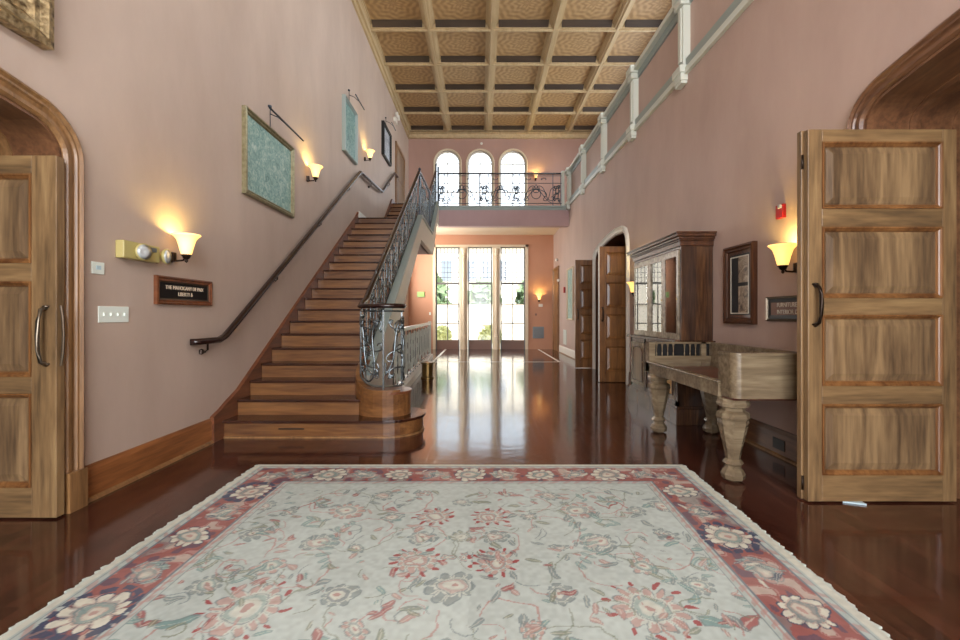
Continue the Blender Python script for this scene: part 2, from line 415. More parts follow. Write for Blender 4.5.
struct(wall_with_holes(YR-.3, YR, -W-TW, 5.6, 0, H+.5, [(-2.2, -.9, .4, 6.8), (-.65, .65, .4, 6.8), (.9, 2.2, .4, 6.8)]), 'wall_front', M['wall'])
gw_ = MB(); gw_.box(5.3, 5.6, YR, YB, 4.3, 5.4); gw_.box(5.3, 5.6, YR, YB, 8.1, H+.5)
GWY = [(-2.6+3.3*k, -.2+3.3*k) for k in range(6)]; yy_ = YR
for a, b in GWY: gw_.box(5.3, 5.6, yy_, a, 5.4, 8.1); yy_ = b
gw_.box(5.3, 5.6, yy_, YB, 5.4, 8.1); struct(gw_, 'wall_gallery', M['backup'])
struct(box(W+TW, 5.3, YR, YB, 4.25, 4.42), 'floor_gallery', M['darkwood'])
# the adjoining rooms
struct(box(7, 7.2, YR, 13, 0, 4.25), 'wall_east_room', M['stucco'])
struct(box(W+TW, 7, 12.8, 13, 0, 4.25), 'wall_east_room_end', M['darkwood'])
struct(box(W+TW, 7, YR-.2, YR, 0, 4.25), 'wall_east_room_front', M['darkwood'])
struct(box(5.3, 7.2, YR, 13, 4.25, 4.4), 'ceiling_east_room', M['darkwood'])
struct(box(-7.2, -7, YR, 6, 0, 4.25), 'wall_west_room', M['darkwood'])
struct(box(-7, -W-TW, 6, 6.2, 0, 4.25), 'wall_west_room_end', M['darkwood'])
struct(box(-7, -W-TW, YR-.2, YR, 0, 4.25), 'wall_west_room_front', M['darkwood'])
struct(box(-7.2, -W-TW, YR, 6.2, 4.25, 4.4), 'ceiling_west_room', M['darkwood'])

# ceiling with coffers
BX = [-2.87+1.572*k for k in range(6)]; BX[-1] = 5.2
BY = [17.7-1.57*k for k in range(15)]
struct(box(-W-TW, 5.6, YR, YB, H+.14, H+.6), 'ceiling', M['coffer'])
RD = .27
cb = MB()
cb.box(-3.1, -2.78, YR, YB, H, H+.42)
for x in BX[1:]:
    cb.box(x-.085, x+.085, YR, YB, H, H+.42); cb.box(x-.03, x+.03, YR, YB, H-.03, H)
for y in BY:
    cb.box(-2.8, 5.3, y-.075, y+.075, H+.002, H+.42); cb.box(-2.8, 5.3, y-.03, y+.03, H-.028, H+.002)
struct(cb, 'ceiling_beams', M['beam'])
cm = MB(); cd = MB()
for i in range(5):
    for j in range(len(BY)-1):
        x0 = BX[i]+.085; x1 = BX[i+1]-.085; y1 = BY[j]-.075; y0 = BY[j+1]+.075
        for d_, z0, z1 in ((.02, H+.03, H+.08), (.04, H+.08, H+.12), (.07, H+.12, H+.16)):
            cm.box(x0, x0+d_, y0, y1, z0, z1); cm.box(x1-d_, x1, y0, y1, z0, z1)
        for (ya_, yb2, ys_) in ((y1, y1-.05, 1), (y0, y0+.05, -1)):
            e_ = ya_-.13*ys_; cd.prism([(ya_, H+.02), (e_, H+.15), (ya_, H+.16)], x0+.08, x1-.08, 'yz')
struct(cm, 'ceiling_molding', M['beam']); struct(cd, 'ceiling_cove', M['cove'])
cn = MB()
cn.box(-W, -W+.10, YR, YB, H-.10, H); cn.box(-W, -W+.05, YR, YB, H-.22, H-.10)
cn.box(-W+.05, 5.3, YB-.28, YB, H-.05, H+.42); cn.box(-W+.05, 5.3, YB-.12, YB, H-.2, H-.05)
struct(cn, 'ceiling_cornice', M['beam'])

# balcony slab
sl = root('floor_balcony', (0, 14.8, 4.51))
box(-W, W+.2, 15.08, YB, 4.51, 4.89).build('slab', M['soffit'], sl)
fa = box(-1.42, W, 14.8, 15.08, 4.25, 4.84); fa.build('fascia_beam', M['fascia'], sl)
fl = MB(); fl.box(-1.42, W, 14.76, 15.1, 4.84, 4.90); fl.box(-1.42, W, 14.785, 14.8, 4.76, 4.84); fl.build('edge_molding', M['teal'], sl)
box(-W, -1.42, 14.8, 15.08, 4.51, 4.89).build('slab', M['soffit'], sl)

# baseboards
def baseboard(name, x, side, y0, y1, mat=M['basew'], h=.26, white=True):
    r = root(name, (x, y0, 0)); s = side
    mb = MB(); prof = [(0, 0), (.022, 0), (.022, h-.04), (.012, h), (0, h)]
    mb.prism([(x+s*u, z) for u, z in prof], y0, y1, 'xz'); mb.build('board', mat, r)
    q = MB().prism([(x+s*.022, 0), (x+s*.045, 0), (x+s*.04, .018), (x+s*.022, .028)], y0, y1, 'xz'); q.build('shoe_molding', M['trimw'], r)
baseboard('baseboard_left', -W, 1, 3.23, 4.97)
baseboard('baseboard_left_far', -W, 1, 9.0, YB)
baseboard('baseboard_right', W, -1, 3.47, 5.56, M['redwood'])
baseboard('baseboard_right_mid', W, -1, 7.36, 8.75, M['redwood'])
baseboard('baseboard_right_far', W, -1, 11.5, 16.55, M['white'])
bb = MB(); bb.box(-W, -1.86, YB-.03, YB, 0, .25); bb.box(1.83, W, YB-.03, YB, 0, .25); struct(bb, 'baseboard_back', M['back'])
o = box(2.832, 2.838, 4.25, 4.42, .07, .17).build('wall_outlet', M['black']); tag(o, 'small black outlet plate let into the baseboard under the old piano', 'outlet')

# ------------------------------------------------------------------ arched casings and linings
def casing(name, path, x, side, cw, mat, lin_mat, depth, block=True, deep=True):
    r = root(name, (x, path[0][0], 0)); s = side
    prof = [(0, 0), (0, .05), (.02, .062), (.035, .045), (.05, .045), (.058, .03), (cw-.05, .024), (cw-.04, .04), (cw-.015, .04), (cw, .02), (cw, 0)]
    mb = MB().sweep(path, prof, lambda a, b, v: (x+s*v, a, max(b, 0))); mb.build('casing_molding', mat, r)
    inn = inset(path, cw)
    mb = MB().sweep(inn, [(0, 0), (.02, 0), (.02, depth), (0, depth)], lambda a, b, v: (x-s*(v-.012), a, max(b, 0))); mb.build('jamb_lining', lin_mat, r)
    if deep:
        for q0, q1, t in ((.30, .38, .015), (.62, .70, .015)):
            mb = MB().sweep(inset(path, cw+.02), [(0, q0), (t*.6, q0), (t, (q0+q1)/2), (t*.6, q1), (0, q1)], lambda a, b, v: (x-s*v, a, max(b, 0)))
            mb.build('rib_molding', mat, r)
    if block:
        for (ya, yb) in ((path[0][0], inn[0][0]), (path[-1][0], inn[-1][0])):
            box(x, x+s*.07, min(ya, yb)-.005, max(ya, yb)+.005, 0, .27).build('plinth_block', M['trimw'], r)
    return r
casing('trim_2', A_left, -W, 1, CW, M['trimw'], M['redwood'], 1.15)
casing('trim_3', A_right, W, -1, .12, M['redwood'], M['redwood'], 1.15)
casing('trim_4', A_far, W, -1, .13, M['white'], M['darkwood'], TW+.1, block=False, deep=False)

# ------------------------------------------------------------------ panelled door leaves (local: front faces -Y, width along X, base z=0)
def leaf(rt, w_, h_, rows, th=.055, stile=.13, mats=('walnut', 'walnut_h', 'panelw')):
    fr = MB(); fr.box(0, stile, 0, th, 0, h_); fr.box(w_-stile, w_, 0, th, 0, h_)
    fr.build('stile', M[mats[0]], rt, local=True, bevel=.003)
    rl = MB(); z = 0
    for a, b in rows: rl.box(stile, w_-stile, 0, th, z, a); z = b
    rl.box(stile, w_-stile, 0, th, z, h_); rl.build('rail', M[mats[1]], rt, local=True, bevel=.003)
    for a, b in rows:
        x0, x1 = stile, w_-stile; p = MB(); p.box(x0, x1, .018, th-.018, a, b)
        for yf, yk in ((0, 1), (th, -1)):
            i2 = [(x0+.04, a+.04), (x1-.04, a+.04), (x1-.04, b-.04), (x0+.04, b-.04)]
            i3 = [(x0+.085, a+.085), (x1-.085, a+.085), (x1-.085, b-.085), (x0+.085, b-.085)]
            p.add([(u, yf+yk*.017, v) for u, v in i2]+[(u, yf+yk*.006, v) for u, v in i3], [(k, (k+1) % 4, (k+1) % 4+4, k+4) for k in range(4)]+[(4, 5, 6, 7)])
        pn_ = p.build('panel', M[mats[2]], rt, local=True)
        q = MB()
        for yf, yk in ((0, 1), (th, -1)):
            q.sweep([(x0, a), (x0, b), (x1, b), (x1, a)], [(0, yf+yk*.018), (0, yf-yk*.007), (-.010, yf-yk*.008), (-.018, yf+yk*.001), (-.026, yf+yk*.006), (-.034, yf+yk*.018)], lambda u, v, y: (u, y, v), closed=True)
        q.build('panel_molding', M['moldw'], rt, local=True)
def pull(rt, x, z, h_=.26, mat='steel', y=0, out=.06):
    p = MB(); pts = [(x, y, z-h_/2), (x, y-out*.7, z-h_/2+.02), (x, y-out, z-h_/4), (x, y-out*1.05, z), (x, y-out, z+h_/4), (x, y-out*.7, z+h_/2-.02), (x, y, z+h_/2)]
    p.tube(pts, [.016, .012, .012, .014, .012, .012, .016], 8)
    for s_ in (-1, 1): p.lathe([(.0, -.001), (.024, 0), (.02, .012), (.0, .014)], (x, y, z+s_*h_/2), 10)
    p.build('handle', M[mat], rt, local=True, smooth=True)
def hinge(rt, x, z, y=.0):
    MB().lathe([(.008, -.05), (.008, .05)], (x, y, z), 8).build('hinge', M['bronze'], rt, local=True, smooth=True)
R4 = [(.19, .70), (.83, 1.34), (1.46, 1.97), (2.10, 2.58)]
# door 1: left leaf, far end flush with the wall face
d1 = root('door_1', (-3.92, 3.0, .012)); leaf(d1, 1.12, 2.39, [(.20, .82), (.93, 1.56), (1.68, 2.27)], stile=.165, th=.06)
pull(d1, 1.055, 1.20, .38, out=.06); MB().tube([(1.122, .03, 1.0), (1.135, .03, 1.08), (1.14, .03, 1.2), (1.135, .03, 1.32), (1.122, .03, 1.4)], .008, 8).build('edge_pull', M['steel'], d1, local=True)
# door 2: right leaf
d2 = root('door_2', (2.345, 3.262, .012)); leaf(d2, 1.065, 2.67, R4, stile=.10, th=.045)
pull(d2, .05, 1.41, .29, 'bronze')
for z in (.12, 2.45): hinge(d2, -.008, z, .045)
# folded second leaf behind it
d3 = root('door_3', (2.33, 3.312, .012)); leaf(d3, 1.05, 2.68, R4, stile=.10, th=.045)
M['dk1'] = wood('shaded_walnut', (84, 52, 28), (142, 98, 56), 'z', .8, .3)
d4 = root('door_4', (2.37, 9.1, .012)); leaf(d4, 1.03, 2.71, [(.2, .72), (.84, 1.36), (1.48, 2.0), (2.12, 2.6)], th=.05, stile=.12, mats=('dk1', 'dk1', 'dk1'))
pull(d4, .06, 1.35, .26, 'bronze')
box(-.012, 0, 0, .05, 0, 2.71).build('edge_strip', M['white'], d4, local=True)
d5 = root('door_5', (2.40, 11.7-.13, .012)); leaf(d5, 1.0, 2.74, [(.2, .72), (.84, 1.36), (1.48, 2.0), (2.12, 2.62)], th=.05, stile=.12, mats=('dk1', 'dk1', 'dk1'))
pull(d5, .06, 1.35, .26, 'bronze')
# upper left door on the landing and far right casing
def flat_door(name, x, side, y0, y1, z0, z1, wmat, dmat):
    r = root(name, (x, y0, z0)); s = side
    MB().sweep([(y1, z0), (y1, z1), (y0, z1), (y0, z0)], [(0, 0), (0, .05), (.08, .05), (.10, .02), (.12, 0)], lambda a, b, v: (x+s*v, a, b)).build('casing', wmat, r)
    box(x+s*.001, x+s*.02, y0+.12, y1-.12, z0, z1-.12).build('panel', dmat, r)
    for a, b in ((.15, .45), (.52, .95)):
        hh = z1-z0-.12
        box(x+s*.02, x+s*.03, y0+.25, y1-.25, z0+hh*a, z0+hh*b).build('panel_field', dmat, r)
    return r
flat_door('door_6', -W, 1, 15.15, 16.9, 4.9, 7.15, M['trimw'], M['walnut'])
flat_door('door_7', W, -1, 16.6, 17.9, 0, 3.15, M['trimw'], M['trimw'])

# ------------------------------------------------------------------ windows
def window_low(n, a, b):
    y = YB+.10; r = root('window_%d' % n, ((a+b)/2, y, 0))
    f = MB(); w_ = .05
    f.box(a, a+w_, y-.03, y+.03, .0, 4.05); f.box(b-w_, b, y-.03, y+.03, .0, 4.05); f.box(a, b, y-.03, y+.03, 4.0, 4.05)
    f.build('frame', M['frame_d'], r)
    box(a+w_, b-w_, y-.025, y+.025, 0, .36).build('kick_panel', M['kick'], r)
    box(a, b, y-.04, y+.04, 2.56, 2.64).build('transom_bar', M['frame_d'], r)
    m = MB(); c = (a+b)/2
    if n == 2: pass
    else:
        m.box(c-.02, c+.02, y-.015, y+.015, .36, 2.56)
        for z in (1.02, 1.78): m.box(a+w_, b-w_, y-.015, y+.015, z-.02, z+.02)
    for k in range(1, 6):
        x = a+w_+(b-a-2*w_)*k/6; m.box(x-.010, x+.010, y-.008, y+.008, 2.64, 4.0)
    for k in range(1, 7):
        z = 2.64+1.36*k/7; m.box(a+w_, b-w_, y-.008, y+.008, z-.010, z+.010)
    m.build('muntin', M['frame_d'], r)
    box(a+w_, b-w_, y-.003, y+.003, .36, 4.0).build('pane', M['glass'], r)
    if n != 2:
        x = b-.02 if n == 1 else a+.02
        MB().tube([(x, y-.03, 1.1), (x, y-.08, 1.1), (x+(-.1 if n == 1 else .1), y-.08, 1.1)], .012, 6).build('handle', M['bronze'], r)
for i, (a, b) in enumerate(XW): window_low(i+1, a+.02, b-.02)
t5 = root('trim_5', (0, YB, 0))
for (a, b) in ((-.83, -.53), (.46, .75)):
    c = (a+b)/2
    box(a, b, YB-.02, YB+.28, 0, 4.05).build('mullion', M['frame_w'], t5)
    MB().lathe([(.11, 0), (.11, .5), (.09, .52), (.075, .6), (.07, 2.4), (.065, 3.6), (.09, 3.65), (.07, 3.7), (.11, 3.85), (.12, 3.95)], (c, YB-.07, 0), 14).build('column', M['frame_w'], t5, smooth=False)
mo = MB(); mo.box(-1.90, -1.79, YB-.04, YB+.1, 0, 4.12); mo.box(1.75, 1.86, YB-.04, YB+.1, 0, 4.12); mo.box(-1.9, 1.86, YB-.04, YB+.1, 4.03, 4.12)
mo.build('surround', M['frame_w'], t5)
def window_arch(n, a, b):
    y = YB+.12; c = (a+b)/2; r = (b-a)/2; zs = 7.84-r; rt = root('window_%d' % n, (c, y, 5.25))
    path = [(b, 5.25), (b, zs)]+[(c+r*math.cos(PI*k/16), zs+r*math.sin(PI*k/16)) for k in range(1, 16)]+[(a, zs), (a, 5.25)]
    MB().sweep(path, [(-.07, -.03), (-.05, -.05), (0, -.03), (0, .1), (.0, .1), (-.07, .0)], lambda p, q, v: (p, YB+v, q)).build('surround', M['frame_w'], rt)
    MB().sweep(path, [(0, -.03), (.05, -.03), (.05, .03), (0, .03)], lambda p, q, v: (p, y+v, q)).build('frame', M['white'], rt)
    ri = r-.05; pp = [(b-.05, 5.3)]+[(c+ri*math.cos(PI*k/16), zs+ri*math.sin(PI*k/16)) for k in range(0, 17)]+[(a+.05, 5.3)]
    MB().prism(pp, y-.003, y+.003, 'xz').build('pane', M['glass'], rt)
    m = MB(); m.box(a, b, y-.02, y+.02, 5.25, 5.31); m.box(c-.02, c+.02, y-.012, y+.012, 5.3, 7.8); m.box(a+.03, b-.03, y-.015, y+.015, zs-.02, zs+.02)
    m.box(a+.03, b-.03, y-.015, y+.015, 6.2, 6.24)
    m.build('muntin', M['white'], rt)
for i, (a, b) in enumerate(XW): window_arch(i+4, a, b)
for i, (a, b) in enumerate(((-2.2, -.9), (-.65, .65), (.9, 2.2))):  # unseen windows added behind the camera to brighten the hall
    rt = root('window_%d' % (7+i), (a, YR-.15, .4)); y = YR-.15; m = MB()
    m.box(a, a+.06, y-.03, y+.03, .4, 6.8); m.box(b-.06, b, y-.03, y+.03, .4, 6.8)
    for z in (.43, 2.6, 4.7, 6.77): m.box(a, b, y-.03, y+.03, z-.03, z+.03)
    m.build('frame', M['frame_w'], rt); box(a+.06, b-.06, y-.003, y+.003, .43, 6.77).build('pane', M['glass'], rt)

for i, (a, b) in enumerate(GWY):  # unseen gallery windows, added for more even light
    rt = root('window_%d' % (10+i), (5.45, a, 5.4)); m = MB()
    for y in (a+.03, (a+b)/2, b-.03): m.box(5.42, 5.48, y-.03, y+.03, 5.4, 8.1)
    for z in (5.43, 7.2, 8.07): m.box(5.42, 5.48, a, b, z-.03, z+.03)
    m.build('frame', M['frame_w'], rt); box(5.447, 5.453, a+.06, b-.06, 5.46, 8.04).build('pane', M['glass'], rt)
# ------------------------------------------------------------------ staircase
T, RS, Z1, Y1 = .288, .1783, .197, 4.97
SX0, SX1 = -W+.05, -1.52     # clear width of the treads
nose = lambda y: Z1+(y-Y1)/T*RS
st = thing('staircase', 'wooden staircase with brown treads rising along the left wall to the balcony', 'staircase', (-2.1, Y1, 0))
def arcpts(cx, cy, r, a0, a1, n): return [(cx+r*math.cos(a0+(a1-a0)*k/n), cy+r*math.sin(a0+(a1-a0)*k/n)) for k in range(n+1)]
def bull(front, cx, cy, r, x0, grow=0):
    r += grow; return [(x0, front-grow), (cx, front-grow)]+arcpts(cx, cy, r, -PI/2, PI/2, 20)+[(x0, cy+r)]
MB().prism(bull(Y1+.02, -1.07, Y1+.40, .385, -W), 0, Z1-.03, 'xy').build('riser', M['riser'], st)
MB().prism(bull(Y1+.0, -1.07, Y1+.40, .40, -W, .012), Z1-.03, Z1, 'xy').build('tread', M['tread'], st, bevel=.006)
MB().prism(bull(Y1+.005, -1.07, Y1+.40, .40, -W), 0, .02, 'xy').build('shoe_molding', M['trimw'], st)
box(-2.22, -1.94, Y1+.012, Y1+.022, .095, .108).build('slot', M['black'], st)
MB().prism(arcpts(-1.07, Y1+.40, .24, 0, 2*PI, 28)[:-1], Z1, .445, 'xy').build('newel_drum', M['riser'], st)
MB().prism(arcpts(-1.07, Y1+.40, .252, 0, 2*PI, 28)[:-1], .445, .475, 'xy').build('newel_drum_cap', M['string'], st, bevel=.006)
for n in range(2, 21):
    z = Z1+(n-1)*RS; y = Y1+(n-1)*T; last = n == 20
    xe = -1.30 if n == 2 else SX1
    box(SX0, xe, y, y+.02, z-RS, z-.03).build('riser', M['riser'], st)
    box(SX0, xe, y-.025, (12.76 if last else y+T+.02), z-.03, z).build('tread', M['tread'], st, bevel=.008)
ZL = Z1+19*RS; YL = Y1+19*T
Y2 = 12.75; R2 = (4.9-ZL)/7
for n in range(1, 8):
    z = ZL+n*R2; y = Y2+(n-1)*T
    box(SX0, SX1, y, y+.02, z-R2, z-.03).build('riser', M['riser'], st)
    box(SX0, SX1, y-.025, min(y+T+.02, 14.8), z-.03, z).build('tread', M['tread'], st, bevel=.008)
def stringer(x0, x1, top, bot, mat, name, y_start=5.3):
    yy = [y_start, YL, Y2, 14.5]
    tops = [nose(y_start)+top, ZL+top, ZL+top+.0, 4.9+top*.3]
    pts = list(zip(yy, tops))+[(14.8, 4.9+top*.3)]
    lo = [(14.8, 4.9-bot), (14.2, 4.9-bot), (Y2+.3, ZL-.50), (YL+.0, ZL-.5)]
    # lower edge of first flight parallel to the pitch
    y_hit = Y1+(bot-Z1)/RS*T
    lo += [(max(y_hit, y_start), max(0, nose(y_start)-bot)), (y_start, 0)]
    return MB().prism(pts+lo, x0, x1, 'yz').build(name, mat, st)
# wall string with a curved foot
pts = [(4.80, 0), (4.80, .275), (4.95, .33), (5.10, .40), (5.3, nose(5.3)+.08), (YL-.1, nose(YL-.1)+.08), (YL+.05, ZL+.14), (Y2, ZL+.14), (Y2+.1, ZL+.2), (14.5, 5.05), (15.1, 5.05), (15.1, 4.5), (Y2, ZL-.3), (YL, ZL-.3), (5.6, 0)]
MB().prism(pts, -W+.001, -W+.045, 'yz').build('wall_string', M['string'], st)
box(-W+.045, -W+.055, YL+.02, Y2, ZL, ZL+.16).build('landing_skirt', M['white'], st)
# outer string: brown inner board, painted outer face, cap
stringer(-1.52, -1.47, .12, .60, M['string'], 'inner_string', 5.5)
stringer(-1.47, -1.37, .02, .66, M['stringwhite'], 'outer_string', 5.6)
def along(yfrom, yto, f, x0, x1, h_, name, mat):
    n = 1; ys = [yfrom, yto]
    return MB().add([(x, y, f(y)+dz) for y in ys for x in (x0, x1) for dz in (0, h_)], [(0,1,3,2),(4,6,7,5),(0,4,5,1),(2,3,7,6),(0,2,6,4),(1,5,7,3)]).build(name, mat, st)
along(5.6, YL, lambda y: nose(y)+.02, -1.53, -1.34, .05, 'string_cap', M['teal'])
along(YL, Y2, lambda y: ZL+.02, -1.53, -1.34, .05, 'string_cap', M['teal'])
along(Y2, 14.6, lambda y: ZL+.02+(y-Y2)*(4.93-ZL)/1.85, -1.53, -1.34, .05, 'string_cap', M['teal'])
# closed underside
sof = MB()
sof.prism([(6.0, nose(6.0)-.60), (YL, ZL-.5), (Y2+.3, ZL-.5), (14.4, 4.25), (14.8, 4.25), (14.8, 4.35), (14.2, 4.35), (Y2, ZL-.42), (YL, ZL-.42), (6.0, nose(6.0)-.52)], -W+.05, -1.47, 'yz')
sof.build('soffit', M['backup'], st)

# volute path of the bottom rail / curb
VC = (-1.06, 5.36)
vol = [(-1.46, 5.80), (-1.465, 5.62), (-1.45, 5.46), (-1.395, 5.32), (-1.31, 5.23), (-1.20, 5.18), (-1.09, 5.165), (-.99, 5.19), (-.93, 5.26), (-.91, 5.36), (-.95, 5.45)]
def vlen(p): 
    s = [0]
    for i in range(1, len(p)): s.append(s[-1]+math.dist(p[i], p[i-1]))
    return s
VS = vlen(vol)
def vol_at(u):
    u = max(0, min(VS[-1], u))
    for i in range(1, len(VS)):
        if u <= VS[i]:
            t = (u-VS[i-1])/(VS[i]-VS[i-1]); return (vol[i-1][0]+(vol[i][0]-vol[i-1][0])*t, vol[i-1][1]+(vol[i][1]-vol[i-1][1])*t)
    return vol[-1]
def vbase(u):      # top of the curb
    t = min(1, u/.75); t = t*t*(3-2*t); return (nose(5.8)+.07)*(1-t)+.50*t
def vtop(u):
    t = min(1, u/.30); return 1.565*(1-t)+1.455*t
cbm = MB(); vs = []; NV = 30
for i in range(NV+1):
    u = VS[-1]*i/NV*.80; a = Vector(vol_at(u)); b = Vector(vol_at(u+.03)); d_ = (b-a).normalized(); nn = Vector((-d_.y, d_.x))
    z = vbase(u)
    for s_, zz in ((-.055, Z1), (-.055, z), (.055, z), (.055, Z1)): q = a+nn*s_; vs.append((q.x, q.y, zz))
cbm.add(vs, [(i*4+k, i*4+(k+1) % 4, i*4+4+(k+1) % 4, i*4+4+k) for i in range(NV) for k in range(4)]+[(0,1,2,3), tuple(NV*4+k for k in (3,2,1,0))])
cbm.build('curved_curb', M['riser'], st)

# ------------------------------------------------------------------ wrought iron
def scroll_pts(kind, n=34, k=7.5):
    """S or C scroll, ends curled; normalised so the ends of the span sit at y = -1..1 roughly"""
    ss = np.linspace(-1, 1, n); kap = k*(np.abs(ss)**1.6)*(np.sign(ss) if kind == 'S' else 1)*2.2
    ds = ss[1]-ss[0]; th = np.cumsum(kap)*ds
    th -= th[n//2]; th += PI/2
    x = np.cumsum(np.cos(th))*ds; y = np.cumsum(np.sin(th))*ds
    x -= (x.max()+x.min())/2; y -= (y.max()+y.min())/2
    s = 1/max(y.max(), 1e-6)
    return [(float(a*s), float(b*s)) for a, b in zip(x, y)]
SC = scroll_pts('S'); CC = scroll_pts('C', 30, 5)
def scr(kind, cu, cv, size, rot=0, flip=1, sq=1):
    P = SC if kind == 'S' else CC; c, s = math.cos(rot), math.sin(rot); out = []
    for a, b in P:
        a *= flip*size*sq; b *= size; out.append((cu+a*c-b*s, cv+a*s+b*c))
    return out
def circ(cu, cv, r, n=12): return [(cu+r*math.cos(2*PI*k/n), cv+r*math.sin(2*PI*k/n)) for k in range(n+1)]
def scroll_panel(F, u0, u1, v0, v1, rad=.008, rich=True, mat='iron', parent=None, name='scroll_panel', sides=5, odd=0):
    mb = MB(); c = (u0+u1)/2; w_ = u1-u0; h_ = v1-v0; m = (v0+v1)/2; f = 1 if odd % 2 else -1
    cur = []
    s1 = min(w_*.5, h_*.27)
    cur.append((scr('S', c-w_*.20, m+h_*.04, h_*.40, .12*f, f, .8), rad*1.15))
    cur.append((scr('S', c+w_*.22, m-h_*.04, h_*.40, .12*f, -f, .8), rad*1.15))
    if rich:
        cur.append((scr('C', c, v0+h_*.20, h_*.16, PI/2, 1), rad)); cur.append((scr('C', c, v1-h_*.18, h_*.15, -PI/2, 1), rad))
        cur.append((circ(c, m, min(w_, h_)*.13), rad)); cur.append((scr('S', c, m, h_*.22, PI/2.4*f, 1, .8), rad*.9))
        for (au, av) in ((-.33, .36), (.33, -.36), (.33, .36), (-.33, -.36)):
            cur.append((circ(c+au*w_, m+av*h_, min(w_, h_)*.055, 8), rad))
    for pl_, rr in cur: mb.tube([F(min(max(a, u0+rr), u1-rr), min(max(b, v0), v1)) for a, b in pl_], rr, sides, up=(1, .3, .2))
    # leaves
    if rich:
        for k in range(5):
            au, av, an = random.uniform(-.4, .4)*w_+c, random.uniform(-.42, .42)*h_+m, random.uniform(0, PI); L_ = min(w_, h_)*.11
            p = [F(au-L_*math.cos(an), av-L_*math.sin(an)), F(au, av), F(au+L_*math.cos(an), av+L_*math.sin(an))]
            mb.tube(p, [.002, rad*1.9, .002], 4, up=(1, .3, .2))
    return mb.build(name, M[mat], parent, smooth=True)
def bars(F, us, v0, v1, parent, r=.009, mat='iron'):
    for u in us: MB().tube([F(u, v0), F(u, v1)], r, 4).build('baluster', M[mat], parent)

rr_ = thing('stair_railing', 'wrought iron stair railing with dark handrail and scrolls, open side of staircase', 'railing', (-1.46, 5.8, nose(5.8)))
RX = -1.45
rz = lambda y: nose(y)+.98
# volute section
Fv = lambda u, v: (vol_at(u)[0], vol_at(u)[1], vbase(u)+v*(vtop(u)-vbase(u)))
capp = [(vol_at(VS[-1]*k/24)[0], vol_at(VS[-1]*k/24)[1], vtop(VS[-1]*k/24)) for k in range(25)]
main = capp[::-1]+[(RX, YL-.05+.3, rz(YL+.25))]
main += [(RX, Y2, ZL+1.20), (RX, 14.62, 5.97)]
MB().tube(main, .038, 8, flat=.75).build('handrail', M['rail'], rr_, smooth=True)
MB().tube([(p[0], p[1], p[2]-.06) for p in capp[::-1]]+[(RX, YL+.25, rz(YL+.25)-.06), (RX, Y2, ZL+1.14), (RX, 14.6, 5.91)], .010, 5).build('top_bar', M['iron'], rr_)
MB().tube([Fv(VS[-1]*k/24, .04) for k in range(24, -1, -1)]+[(RX, YL, nose(YL)+.10), (RX, Y2, ZL+.10), (RX, 14.6, 5.0)], .011, 5).build('bottom_bar', M['iron'], rr_)
nV = 3; e = VS[-1]/nV
for k in range(nV): scroll_panel(lambda u, v: Fv(u, v), k*e+.02, (k+1)*e-.02, .05, .93, .0085, True, 'iron', rr_, odd=k)  if False else None
# in the volute v is in metres: wrap
Fm = lambda u, v: (vol_at(u)[0], vol_at(u)[1], vbase(u)+v*(vtop(u)-vbase(u)-.06)/.92)
for k in range(nV): scroll_panel(Fm, k*e+.015, (k+1)*e-.015, .03, .92, .0095, True, 'iron', rr_, odd=k)
bars(Fm, [k*e for k in range(nV+1)], 0, .93, rr_, .012)
# main flight
Fs = lambda u, v: (RX, u, nose(u)+.10+v)
n1 = 9; e = (YL+.0-5.8)/n1
for k in range(n1): scroll_panel(Fs, 5.8+k*e+.015, 5.8+(k+1)*e-.015, 0, .82, .0095, True, 'iron', rr_, odd=k)
bars(Fs, [5.8+k*e for k in range(1, n1)], 0, .83, rr_)
# landing
Fl = lambda u, v: (RX, u, ZL+.10+v*(1.0+.05))
n2 = 5; e = (Y2-YL-.1)/n2
for k in range(n2): scroll_panel(Fl, YL+.1+k*e+.01, YL+.1+(k+1)*e-.01, 0, .92, .009, True, 'iron', rr_, odd=k)
bars(Fl, [YL+.1+k*e for k in range(1, n2)], 0, .93, rr_)
sl2 = (4.93-ZL)/1.85
Fu = lambda u, v: (RX, u, ZL+.08+(u-Y2)*sl2*.9+v*(1.05-(u-Y2)*.03))
n3 = 4; e = (14.55-Y2)/n3
for k in range(n3): scroll_panel(Fu, Y2+k*e+.01, Y2+(k+1)*e-.01, 0, .95, .009, True, 'iron', rr_, odd=k)
bars(Fu, [Y2+k*e for k in range(1, n3)], 0, .97, rr_)
for (y, z0, z1) in ((YL+.3, ZL, 4.76), (Y2, ZL, ZL+1.2), (14.66, 4.9, 6.15)):
    MB().box(RX-.022, RX+.022, y-.022, y+.022, z0, z1).lathe([(.0, 0), (.03, .01), (.035, .04), (.0, .08)], (RX, y, z1), 8).build('post', M['ironb'], rr_)

